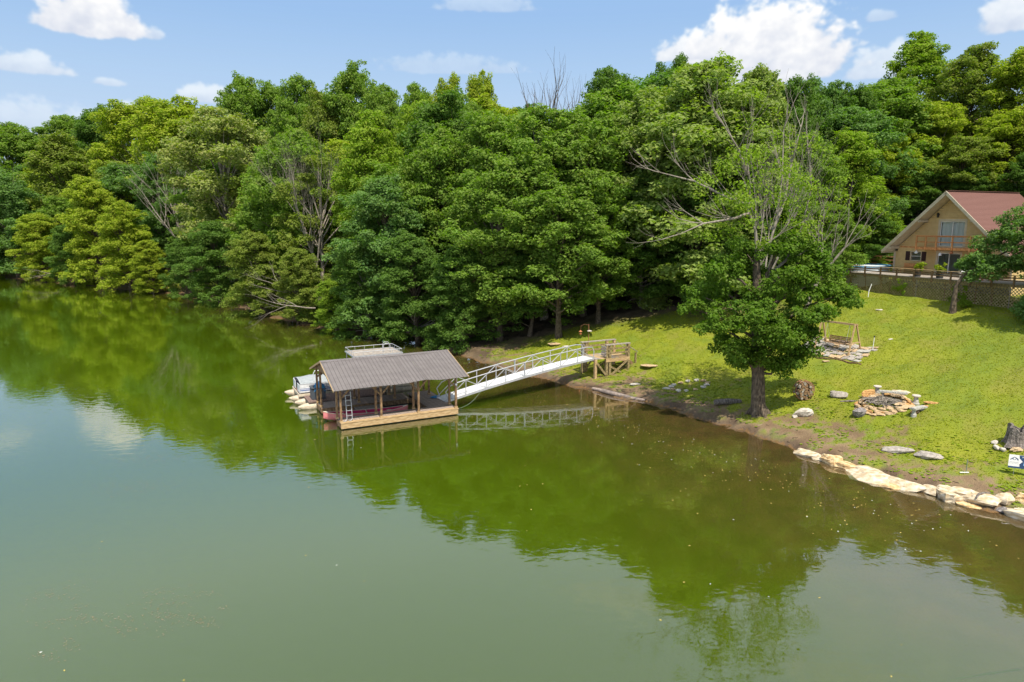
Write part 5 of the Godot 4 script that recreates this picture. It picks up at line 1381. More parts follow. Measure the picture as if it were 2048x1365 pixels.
func woodpile_stump() -> void:
	var x := 18.4
	var z := 41.9
	var o := thing("firewood_rack", "round rack stacked with dark split firewood right of the lone tree", "firewood", V(x, ground(x, z), z), 0.1)
	var ring := MB.new()
	var pts := []
	var rr := []
	for i in 25:
		var a := TAU * i / 24.0
		pts.append(Vector3(cos(a) * 0.62, 0.62 + sin(a) * 0.62, 0.16)); rr.append(0.022)
	ring.tube(pts, rr, 6, false)
	part(o, "hoop", ring, M.rust)
	ring = MB.new()
	for i in 25: pts[i] -= Vector3(0, 0, 0.34)
	ring.tube(pts, rr, 6, false)
	part(o, "hoop", ring, M.rust)
	var r := RandomNumberGenerator.new()
	r.seed = 19
	for k in 30:
		var q := 0.54 * sqrt((k + 0.5) / 30.0)
		var a := k * 2.39996
		var b := MB.new()
		var rad := r.randf_range(0.085, 0.125)
		b.tube([Vector3(0, 0, -0.24 + r.randf_range(-0.05, 0.05)), Vector3(0, 0, 0.24 + r.randf_range(-0.05, 0.05))], [rad, rad], 6)
		var p := part(o, "log", b, [M.wood_brown, M.bark_pale, M.wood_brown][k % 3])
		p.position = Vector3(cos(a) * q, 0.62 + sin(a) * q, 0)
		p.rotation = Vector3(r.randf_range(-0.1, 0.1), r.randf_range(-0.15, 0.15), r.randf_range(0, 3))
	# hollow stump at right with a ring of stones
	x = 24.85
	z = 32.25
	var s := thing("tree_stump", "charred hollow tree stump at the photo's right edge", "stump", V(x, ground(x, z), z))
	var b := MB.new()
	var n := 26
	var top := []
	var outer := func(i: int, f: float) -> Vector3:
		var a := TAU * i / n
		var w := 0.46 + 0.10 * sin(a * 3.0 + 0.5) + 0.05 * sin(a * 7.0) + 0.16 * pow(1.0 - f, 3.0) * (1.0 + 0.6 * sin(a * 5.0))
		var hgt := 0.80 + 0.12 * sin(a * 2.0 + 1.0) + 0.07 * sin(a * 5.0 + 2.0)
		return Vector3(cos(a) * w, -0.15 + f * (hgt + 0.15), sin(a) * w)
	for i in n:
		for j in 5:
			b.quad(outer.call(i + 1, j / 5.0), outer.call(i, j / 5.0), outer.call(i, (j + 1) / 5.0), outer.call(i + 1, (j + 1) / 5.0))
		var q := Vector3(0.72, 1, 0.72)
		b.quad(outer.call(i + 1, 1.0), outer.call(i, 1.0), outer.call(i, 1.0) * q, outer.call(i + 1, 1.0) * q)
		b.quad(outer.call(i + 1, 1.0) * q, outer.call(i, 1.0) * q, outer.call(i, 0.2) * Vector3(0.4, 1, 0.4), outer.call(i + 1, 0.2) * Vector3(0.4, 1, 0.4))
	part(s, "trunk", b, M.stump)
	var nm := ["small pale stone, rearmost of those circling the stump", "white stone left of the stump", "pale stone at the stump's front left", "long pale stone before the stump", "tan stone before the stump's right side"]
	var k := 0
	for p in [[24.15, 32.75, 0.2], [23.95, 32.35, 0.24], [24.05, 32.05, 0.2], [24.45, 31.65, 0.36], [25.0, 31.55, 0.34]]:
		stone("ring_stone", nm[k], p[0], p[1], Vector3(p[2], 0.14, p[2] * 0.7), 0.3 + k, M.stone_white if k < 3 else M.stone_tan, 1400 + k, 0.1, 0, "stones round the stump")
		k += 1

func swing() -> void:
	var a := Vector2(22.75, 49.5)
	var c := Vector2(24.1, 47.3)
	var mid := (a + c) / 2
	var o := thing("swing_set", "wooden A-frame garden swing on the stone patio", "swing", V(mid.x, ground(mid.x, mid.y), mid.y), atan2(c.y - a.y, c.x - a.x))
	var L := a.distance_to(c) / 2
	var gy := func(x: float, z: float) -> float:
		var w := o.transform * Vector3(x, 0, z)
		return ground(w.x, -w.z) - o.position.y + 0.03
	var b := MB.new()
	b.span(-L - 0.15, L + 0.15, 1.92, 2.05, -0.05, 0.05)
	part(o, "top_beam", b, M.wood_tan)
	for e in [-1, 1]:
		for s in [-1, 1]:
			b = MB.new()
			b.beam(Vector3(e * L, 2.04, s * 0.07), Vector3(e * (L + 0.05), gy.call(e * L, s * 0.72), s * 0.72), 0.09, 0.09, Vector3.RIGHT)
			part(o, "leg", b, M.wood_tan)
		b = MB.new()
		b.beam(Vector3(e * (L + 0.06), 0.72, -0.5), Vector3(e * (L + 0.06), 0.72, 0.5), 0.04, 0.09)
		part(o, "cross_brace", b, M.wood_tan)
	var seat := MB.new()
	for k in 5:
		seat.span(-0.85, 0.85, 0.50, 0.525, -0.24 + k * 0.11, -0.15 + k * 0.11)
	part(o, "seat", seat, M.wood_brown)
	seat = MB.new()
	for k in 4:
		seat.box(Vector3(0, 0.60 + k * 0.11, -0.30 - k * 0.03), Vector3(1.7, 0.09, 0.022))
	for x in [-0.8, 0.0, 0.8]:
		seat.beam(Vector3(x, 0.5, -0.25), Vector3(x, 0.99, -0.41), 0.04, 0.04)
	part(o, "backrest", seat, M.wood_brown)
	for e in [-1, 1]:
		b = MB.new()
		b.span(e * 0.82 - 0.04, e * 0.82 + 0.04, 0.74, 0.78, -0.3, 0.32)
		b.beam(Vector3(e * 0.82, 0.5, 0.28), Vector3(e * 0.82, 0.75, 0.28), 0.04, 0.04)
		part(o, "armrest", b, M.wood_brown)
		for s in [-0.28, 0.26]:
			b = MB.new()
			b.tube([Vector3(e * 0.85, 1.93, 0), Vector3(e * 0.83, 0.78, s)], [0.01, 0.01], 5)
			part(o, "chain", b, M.alu)
	# paved patch: flagstones picked apart
	var p := thing("stone_patio", "rectangular patch of pale flagstones under the garden swing", "patio", o.position, o.rotation.y)
	var r := RandomNumberGenerator.new()
	r.seed = 33
	for i in 11:
		for j in 6:
			var x := -2.55 + i * 0.46 + (0.2 if j % 2 else 0.0)
			var z := -1.25 + j * 0.46
			var fb := MB.new()
			var w := 0.41 + r.randf_range(-0.05, 0.03)
			var d := 0.40 + r.randf_range(-0.05, 0.03)
			var t: float = gy.call(x, z) + 0.035 + r.randf_range(-0.01, 0.015)
			var sl: float = (gy.call(x + 0.2, z) - gy.call(x - 0.2, z)) / 0.4
			var sz: float = (gy.call(x, z + 0.2) - gy.call(x, z - 0.2)) / 0.4
			fb.box(Vector3(x, t - 0.03, z), Vector3(w, 0.07, d), Basis(Vector3.FORWARD, -atan(sl)) * Basis(Vector3.RIGHT, -atan(sz)) * Basis(Vector3.UP, r.randf_range(-0.08, 0.08)))
			part(p, "flagstone", fb, [M.stone_grey, M.concrete, M.stone_tan, M.stone_grey][r.randi() % 4])
	var edge := MB.new()
	for i in 12:
		var x := -2.7 + i * 0.46
		edge.beam(Vector3(x, gy.call(x, 1.5) + 0.02, 1.5), Vector3(x + 0.44, gy.call(x + 0.44, 1.5) + 0.02, 1.5), 0.1, 0.1)
	part(p, "edging", edge, M.wood_brown)
	var lx := 25.2
	var lz := 46.9
	var pl := thing("path_light", "white stake light with black cap beside the swing's patio", "garden light", V(lx, ground(lx, lz), lz))
	b = MB.new()
	b.tube([Vector3(0, -0.1, 0), Vector3(0.06, 0.95, 0)], [0.022, 0.022], 8)
	part(pl, "pole", b, M.white)
	b = MB.new()
	b.lathe(Vector3(0.06, 0.95, 0), [[0.03, 0], [0.05, 0.03], [0.04, 0.09], [0.01, 0.11]], 10)
	part(pl, "cap", b, M.black)
	var wp := MB.new()
	wp.tube([Vector3(0, -0.1, 0), Vector3(0.02, 0.5, 0), Vector3(0.22, 1.15, 0)], [0.035, 0.035, 0.03], 8)
	solo("white_pipe", "bent white pipe standing against the deck lattice", "pipe", wp, M.white, V(30.7, ground(30.7, 58.6), 58.6))

func signs_feeders() -> void:
	var x := 23.25
	var z := 29.75
	var o := thing("yard_sign", "white and navy for-sale sign on wire stakes at the right edge", "sign", V(x, ground(x, z), z), -0.42)
	var b := MB.new()
	b.box(Vector3(0, 0.68, 0), Vector3(0.98, 0.62, 0.012))
	var bd := part(o, "board", b, M.sign_white)
	for e in [-0.25, 0.25]:
		b = MB.new()
		b.tube([Vector3(e, -0.2, 0), Vector3(e, 0.38, 0)], [0.006, 0.006], 6)
		part(o, "stake", b, M.alu)
	# print, as thin raised shapes
	b = MB.new()
	var zf := 0.0085
	b.quad(Vector3(-0.49, 0.37, zf), Vector3(0.49, 0.37, zf), Vector3(0.49, 0.45, zf), Vector3(-0.49, 0.45, zf))
	b.quad(Vector3(-0.06, 0.45, zf), Vector3(0.49, 0.45, zf), Vector3(0.49, 0.99, zf), Vector3(-0.10, 0.99, zf))
	b.tri(Vector3(-0.10, 0.99, zf), Vector3(-0.06, 0.45, zf), Vector3(-0.02, 0.72, zf))
	part(bd, "navy_field", b, M.sign_navy)
	var w := MB.new()   # the white field's point, then the pale house block
	w.tri(Vector3(-0.12, 0.88, zf + 0.003), Vector3(-0.12, 0.52, zf + 0.003), Vector3(0.04, 0.70, zf + 0.003))
	part(bd, "white_point", w, M.sign_white)
	w = MB.new()
	w.quad(Vector3(0.08, 0.52, zf + 0.003), Vector3(0.46, 0.52, zf + 0.003), Vector3(0.44, 0.82, zf + 0.003), Vector3(0.10, 0.82, zf + 0.003))
	part(bd, "pale_block", w, M.sign_sky)
	var arc := MB.new()
	for q in [[-0.36, 0.075], [-0.27, 0.115], [-0.19, 0.075]]:
		for i in 10:
			var a0 := PI * i / 10.0
			var a1 := PI * (i + 1) / 10.0
			var c := Vector3(q[0], 0.74, zf)
			var r0: float = q[1]
			var r1: float = q[1] - 0.022
			arc.quad(c + Vector3(cos(a0) * r0, sin(a0) * r0 * 1.35, 0), c + Vector3(cos(a1) * r0, sin(a1) * r0 * 1.35, 0), c + Vector3(cos(a1) * r1, sin(a1) * r1 * 1.35, 0), c + Vector3(cos(a0) * r1, sin(a0) * r1 * 1.35, 0))
	part(bd, "arch_emblem", arc, M.sign_navy)
	var ln := MB.new()
	for i in 14:
		var xx := -0.45 + i * 0.024
		ln.quad(Vector3(xx, 0.63, zf), Vector3(xx + 0.017, 0.63, zf), Vector3(xx + 0.017, 0.66, zf), Vector3(xx, 0.66, zf))
		ln.quad(Vector3(xx, 0.575, zf), Vector3(xx + 0.015, 0.575, zf), Vector3(xx + 0.015, 0.595, zf), Vector3(xx, 0.595, zf))
	part(bd, "small_print", ln, M.sign_grey)
	for t in [["FOR SALE", 0.085, Vector3(0.20, 0.905, zf + 0.002), M.sign_white], ["E", 0.30, Vector3(0.20, 0.67, zf + 0.006), M.sign_navy]]:
		var tm := TextMesh.new()
		var f := SystemFont.new()
		f.font_names = PackedStringArray(["Droid Sans"])
		f.font_weight = 700
		tm.font = f
		tm.text = t[0]
		tm.font_size = 32
		tm.pixel_size = t[1] / 32.0
		tm.depth = 0.004
		var p := part(bd, "lettering", tm, t[3])
		p.position = t[2]
	var fr := thing("wire_stand", "thin grey metal stake with white foot near the shore rocks", "stake", V(21.3, ground(21.3, 30.5), 30.5))
	b = MB.new()
	b.tube([Vector3(0, -0.1, 0), Vector3(0, 0.65, 0)], [0.02, 0.02], 7)
	part(fr, "pole", b, M.rope)
	b = MB.new()
	b.box(Vector3(-0.12, 0.04, 0.05), Vector3(0.42, 0.03, 0.05))
	part(fr, "foot", b, M.white)
	x = 6.79
	z = 59.68
	var bf := thing("bird_feeder_pole", "rusty pole with feeder tray and hanging feeder behind the landing", "bird feeder", V(x, ground(x, z), z))
	b = MB.new()
	b.tube([Vector3(0, -0.2, 0), Vector3(0, 1.85, 0)], [0.035, 0.03], 8)
	part(bf, "pole", b, M.rust)
	b = MB.new()
	b.lathe(Vector3(0.08, 1.18, 0), [[0.05, 0], [0.22, 0.05], [0.20, 0.09], [0.06, 0.14]], 14)
	part(bf, "tray", b, M.stone_white)
	b = MB.new()
	b.tube([Vector3(0, 1.75, 0), Vector3(-0.35, 1.86, 0), Vector3(-0.68, 1.7, 0), Vector3(-0.72, 1.3, 0)], [0.012, 0.012, 0.012, 0.008], 6)
	part(bf, "hook_arm", b, M.rust)
	b = MB.new()
	b.lathe(Vector3(-0.72, 0.95, 0), [[0.12, 0], [0.14, 0.03], [0.07, 0.06], [0.08, 0.22], [0.17, 0.24], [0.02, 0.36]], 12)
	part(bf, "feeder", b, M.copper)

# ---------- house and deck ----------
const HOUSE_TURN := -1.17
func house_at() -> Vector3:
	return V(35.4, 0, 63.5)

func house() -> void:
	var o := thing("chalet_house", "tan sided chalet with steep red-brown shingle roof and balcony", "house", house_at(), HOUSE_TURN)
	var RX := 5.2
	var W := 10.4
	var lim := func(y: float) -> Array:
		var h: float = (14.5 - y) / 0.91
		return [maxf(0.0, RX - h), minf(W, RX + h)]
	var holes := [[1.64, 2.58, 8.87, 9.62], [4.15, 6.12, 7.75, 9.62], [4.12, 6.24, 10.14, 12.30]]
	var wall := MB.new()
	var y := 7.0
	while y < 14.3:   # lapped boards, each a wedge standing proud at its lower edge
		var y1 := y + 0.2
		var a: Array = lim.call(y1)
		var a0: Array = lim.call(y + 0.032)
		var segs := [[a[0], a[1]]]
		for h in holes:
			if y + 0.1 > h[2] and y + 0.1 < h[3]:
				var nx := []
				for s in segs:
					if h[0] > s[0] and h[1] < s[1]:
						nx.append([s[0], h[0]]); nx.append([h[1], s[1]])
					else:
						nx.append(s)
				segs = nx
		for s in segs:
			if s[1] - s[0] < 0.05: continue
			wall.span(s[0], s[1], y, y1, -0.05, -0.14)
			var e0: float = a0[0] if s[0] == a[0] else s[0]
			var e1: float = a0[1] if s[1] == a[1] else s[1]
			var p := [Vector3(e0, y + 0.032, 0.04), Vector3(e1, y + 0.032, 0.04), Vector3(s[1], y1, 0.02), Vector3(s[0], y1, 0.02), Vector3(e0, y + 0.032, -0.049), Vector3(e1, y + 0.032, -0.049), Vector3(s[1], y1, -0.049), Vector3(s[0], y1, -0.049)]
			wall.quad(p[0], p[1], p[2], p[3]); wall.quad(p[5], p[4], p[7], p[6]); wall.quad(p[4], p[5], p[1], p[0]); wall.quad(p[3], p[2], p[6], p[7]); wall.quad(p[4], p[0], p[3], p[7]); wall.quad(p[1], p[5], p[6], p[2])
		y = y1
	part(o, "wall", wall, M.siding)
	for e in [-1, 1]:
		var sides := MB.new()
		y = 6.2
		while y < 9.75:
			sides.box(Vector3(0.02 if e < 0 else W - 0.02, y + 0.085, -4.1), Vector3(0.06, 0.168, 7.9), Basis(Vector3.BACK, -0.06 * e))
			y += 0.17
		part(o, "wall", sides, M.siding)
	var bk := MB.new()
	bk.span(0.06, W - 0.06, 6.0, 9.8, -7.95, -8.05)
	for k in 10:
		var yy := 9.8 + k * 0.46
		var a: Array = lim.call(yy + 0.46)
		bk.span(a[0], a[1], yy, yy + 0.46, -7.95, -8.05)
	bk.span(0.1, W - 0.1, 7.68, 7.74, -0.15, -7.9)
	bk.span(0.1, W - 0.1, 9.86, 10.0, -0.15, -7.9)
	bk.span(2.0, 8.4, 7.75, 9.85, -4.0, -4.1)
	part(o, "inner_wall", bk, M.room_wall)
	var fd := MB.new()
	fd.span(0.05, W - 0.05, 5.0, 7.0, 0.0, -0.14)
	part(o, "foundation", fd, M.stone_dark)  # shade under the deck put into its colour, darker than concrete
	# roof
	for s in [-1, 1]:
		var b := MB.new()
		var ridge := Vector3(RX, 14.78, 0)
		var eave := Vector3(RX + s * 5.62, 9.66, 0)
		var n := 50
		var up := Vector3(s * 0.673, 0.739, 0)
		for i in n:
			var p := eave.lerp(ridge, float(i) / n)
			var q := eave.lerp(ridge, float(i + 1) / n)
			var a := p + up * 0.028 + Vector3(0, 0, 1.28)
			var c := q + up * 0.008 + Vector3(0, 0, 1.28)
			var bkz := Vector3(0, 0, -9.5)
			if s > 0:
				b.quad(a, a + bkz, c + bkz, c); b.quad(p + Vector3(0, 0, 1.28), p + Vector3(0, 0, 1.28) + bkz, a + bkz, a)
			else:
				b.quad(a + bkz, a, c, c + bkz); b.quad(p + Vector3(0, 0, 1.28) + bkz, p + Vector3(0, 0, 1.28), a, a + bkz)
		var rs := part(o, "roof", b, M.shingle)
		var und := MB.new()
		und.box((ridge + eave) / 2 - up * 0.07 + Vector3(0, 0, -3.47), Vector3((ridge - eave).length(), 0.12, 9.44), Basis(Vector3.BACK, atan2(ridge.y - eave.y, ridge.x - eave.x)))
		part(rs, "roof_deck", und, M.trim)
		var rk := MB.new()
		rk.beam(eave - up * 0.10 + Vector3(0, 0, 1.29), ridge - up * 0.10 + Vector3(0, 0, 1.29), 0.05, 0.24, up)
		rk.beam(eave - up * 0.02 + Vector3(0, 0, 1.325), ridge - up * 0.02 + Vector3(0, 0, 1.325), 0.02, 0.09, up)
		part(rs, "rake_board", rk, M.trim)
		var fa := MB.new()
		fa.span(eave.x + s * 0.0, eave.x + s * 0.03, eave.y - 0.2, eave.y, 1.26, -8.2)
		part(rs, "fascia", fa, M.trim)
		for t in [0.10, 0.56]:   # purlin ends carrying the overhang
			var pu := MB.new()
			var c := eave.lerp(ridge, t) - up * 0.26
			pu.span(c.x - 0.07, c.x + 0.07, c.y - 0.1, c.y + 0.08, 1.2, 0.0)
			part(rs, "purlin", pu, M.trim)
	var cap := MB.new()
	cap.box(Vector3(RX, 14.83, -3.47), Vector3(0.3, 0.03, 9.4))
	part(o, "ridge_cap", cap, M.shingle)
	# corner boards
	for x in [0.06, W - 0.06]:
		var b := MB.new()
		b.span(x - 0.07, x + 0.07, 7.0, 9.7, 0.043, 0.06)
		part(o, "corner_board", b, M.trim)
	# doors and window
	var open := func(called: String, h: Array, tw: float, behind: String) -> Node3D:
		var d := Node3D.new()
		d.name = called
		o.add_child(d, true)
		var f := MB.new()
		f.span(h[0] - tw, h[0], h[2], h[3] + tw, 0.045, -0.05); f.span(h[1], h[1] + tw, h[2], h[3] + tw, 0.045, -0.05)
		f.span(h[0], h[1], h[3], h[3] + tw, 0.045, -0.05)
		f.span(h[0], h[1], h[2] - 0.06, h[2] + 0.02, 0.06, -0.05)
		part(d, "frame", f, M.trim)
		return d
	var d1: Node3D = open.call("sliding_door", holes[1], 0.16, "")
	var d2: Node3D = open.call("sliding_door", holes[2], 0.18, "")
	for q in [[d1, holes[1]], [d2, holes[2]]]:
		var h: Array = q[1]
		var mx: float = (h[0] + h[1]) / 2
		for e in 2:
			var x0: float = h[0] if e == 0 else mx - 0.03
			var x1: float = mx + 0.03 if e == 0 else h[1]
			var zz := -0.04 - e * 0.045
			var f := MB.new()
			f.span(x0, x0 + 0.06, h[2] + 0.02, h[3], zz + 0.02, zz - 0.02); f.span(x1 - 0.06, x1, h[2] + 0.02, h[3], zz + 0.02, zz - 0.02)
			f.span(x0 + 0.06, x1 - 0.06, h[3] - 0.07, h[3], zz + 0.02, zz - 0.02); f.span(x0 + 0.06, x1 - 0.06, h[2] + 0.02, h[2] + 0.1, zz + 0.02, zz - 0.02)
			part(q[0], "sash", f, M.white)
			var g := MB.new()
			g.quad(Vector3(x0 + 0.06, h[2] + 0.1, zz), Vector3(x1 - 0.06, h[2] + 0.1, zz), Vector3(x1 - 0.06, h[3] - 0.07, zz), Vector3(x0 + 0.06, h[3] - 0.07, zz))
			part(q[0], "pane", g, M.glass)
	var cu := MB.new()   # pleated curtains upstairs
	for i in 60:
		var x0 := 4.14 + i * 0.0345
		var za := -0.20 + 0.035 * sin(i * 1.9)
		var zb := -0.20 + 0.035 * sin((i + 1) * 1.9)
		cu.quad(Vector3(x0, 10.15, za), Vector3(x0 + 0.0345, 10.15, zb), Vector3(x0 + 0.0345, 12.29, zb), Vector3(x0, 12.29, za))
	part(d2, "curtain", cu, M.curtain)
	var wn: Node3D = open.call("window", holes[0], 0.07, "")
	var mu := MB.new()
	mu.span(1.64, 2.58, 9.225, 9.265, 0.0, -0.05)
	part(wn, "meeting_rail", mu, M.white)
	for e in 2:
		var g := MB.new()
		var ya := 8.89 if e == 0 else 9.265
		var yb := 9.225 if e == 0 else 9.62
		g.quad(Vector3(1.64, ya, -0.03), Vector3(2.58, ya, -0.03), Vector3(2.58, yb, -0.03), Vector3(1.64, yb, -0.03))
		part(wn, "pane", g, M.glass)
	for x in [1.12, 2.67]:
		var s := MB.new()
		s.span(x, x + 0.42, 8.85, 9.66, 0.03, 0.055)
		for k in 10:
			s.box(Vector3(x + 0.21, 8.92 + k * 0.075, 0.062), Vector3(0.34, 0.05, 0.012), Basis(Vector3.RIGHT, 0.5))
		part(o, "shutter", s, M.shutter)
	# balcony
	var bl := Node3D.new()
	bl.name = "balcony"
	o.add_child(bl)
	var fb := MB.new()
	for k in 8:
		fb.span(2.92, 8.3, 10.06, 10.095, 0.06 + k * 0.145, 0.195 + k * 0.145)
	part(bl, "floor", fb, M.wood_orange)
	var jo := MB.new()
	jo.span(2.88, 8.34, 9.9, 10.1, 1.225, 1.27)
	jo.span(2.88, 2.93, 9.9, 10.055, 0.05, 1.22); jo.span(8.29, 8.34, 9.9, 10.055, 0.05, 1.22)
	jo.span(0.55, 2.87, 9.98, 10.1, 0.03, 0.08)
	part(bl, "rim_beam", jo, M.wood_orange)
	for x in [2.98, 3.85, 4.8, 6.2, 7.7, 8.24]:
		var p := MB.new()
		p.span(x - 0.06, x + 0.06, 9.86, 11.02, 1.272, 1.36)
		part(bl, "post", p, M.wood_orange)
	for yy in [10.5, 10.98]:
		var p := MB.new()
		p.span(2.88, 8.36, yy, yy + 0.09, 1.19, 1.225)
		part(bl, "rail", p, M.wood_orange)
		for x in [2.90, 8.30]:
			p = MB.new()
			p.span(x, x + 0.04, yy, yy + 0.09, 0.05, 1.188)
			part(bl, "rail", p, M.wood_orange)
	var cp := MB.new()
	cp.span(2.84, 8.4, 11.075, 11.11, 1.16, 1.38)
	part(bl, "rail_cap", cp, M.wood_orange)
	var ln := MB.new()   # wall lantern in the gable, porch lamp by the corner
	ln.lathe(Vector3(3.9, 12.62, 0.16), [[0.03, 0], [0.09, 0.06], [0.11, 0.26], [0.13, 0.28], [0.02, 0.42]], 10)
	ln.beam(Vector3(3.9, 12.95, 0.03), Vector3(3.9, 12.95, 0.16), 0.03, 0.03)
	part(o, "wall_lantern", ln, M.black)
	ln = MB.new()
	ln.box(Vector3(0.22, 9.74, 0.12), Vector3(0.14, 0.14, 0.18))
	part(o, "porch_lamp", ln, M.black)
	var gt := MB.new()
	gt.tube([Vector3(0.02, 9.55, 0.1), Vector3(0.02, 7.8, 0.1)], [0.045, 0.045], 8)
	part(o, "downspout", gt, M.trim)

func deck() -> void:
	var o := thing("raised_deck", "long raised wooden deck with low railing and lattice skirt before the house", "deck", house_at(), HOUSE_TURN)
	var gy := func(x: float, z: float) -> float:
		var w := o.transform * Vector3(x, 0, z)
		return ground(w.x, -w.z)
	var b := MB.new()
	var z := 0.08
	while z < 4.2:
		b.span(-4.3, 18.0, 7.70, 7.74, z, z + 0.135)
		z += 0.142
	part(o, "floor_boards", b, M.wood_grey).set_meta("kind", "stuff")
	b = MB.new()
	b.span(-4.32, 18.02, 7.50, 7.735, 4.22, 4.27)
	part(o, "rim_beam", b, M.wood_green)
	for k in 4:
		b = MB.new()
		b.span(-4.3, 18.0, 7.48, 7.69, 0.3 + k * 1.2, 0.36 + k * 1.2)
		part(o, "joist", b, M.wood_brown)
	var k := 0
	var x := -4.2
	while x < 17.9:
		b = MB.new()
		b.span(x - 0.06, x + 0.06, 7.4, 8.33, 4.275, 4.36)
		part(o, "rail_post", b, M.wood_brown)
		if k % 2 == 0:
			b = MB.new()
			b.span(x - 0.06, x + 0.06, gy.call(x, 4.1) - 0.3, 7.48, 4.06, 4.18)
			part(o, "support_post", b, M.wood_brown)
		x += 1.58
		k += 1
	for y in [7.93, 8.13]:
		b = MB.new()
		b.span(-4.3, 18.0, y, y + 0.09, 4.20, 4.235)
		part(o, "rail", b, M.wood_brown)
	b = MB.new()
	b.span(-4.35, 18.05, 8.34, 8.38, 4.18, 4.38)
	part(o, "rail_cap", b, M.wood_tan)
	# lattice panels
	for i in 9:
		var x0 := -4.25 + i * 2.46
		var x1 := x0 + 2.42
		var y1 := 7.49
		var y0: float = minf(gy.call(x0, 4.25), gy.call(x1, 4.25)) - 0.05
		var p := MB.new()
		var w := x1 - x0
		var h := y1 - y0
		for s in 2:
			var c := -h
			while c < w:   # slats at 45 degrees, clipped to the panel
				var ta := maxf(0.0, -c)
				var tb := minf(h, w - c)
				if tb - ta > 0.05:
					var a := Vector3(x0 + c + ta, y0 + ta, 4.245 + s * 0.011)
					var e := Vector3(x0 + c + tb, y0 + tb, 4.245 + s * 0.011)
					if s == 1:
						a.x = x0 + x1 - a.x
						e.x = x0 + x1 - e.x
					p.beam(a, e, 0.010, 0.052, Vector3.BACK.cross(e - a).normalized())
				c += 0.25
		part(o, "lattice_panel", p, M.lattice)
		var fr := MB.new()
		fr.span(x1, x1 + 0.04, y0, y1, 4.235, 4.275)
		part(o, "lattice_batten", fr, M.wood_grey if i % 3 == 0 else M.wood_brown)

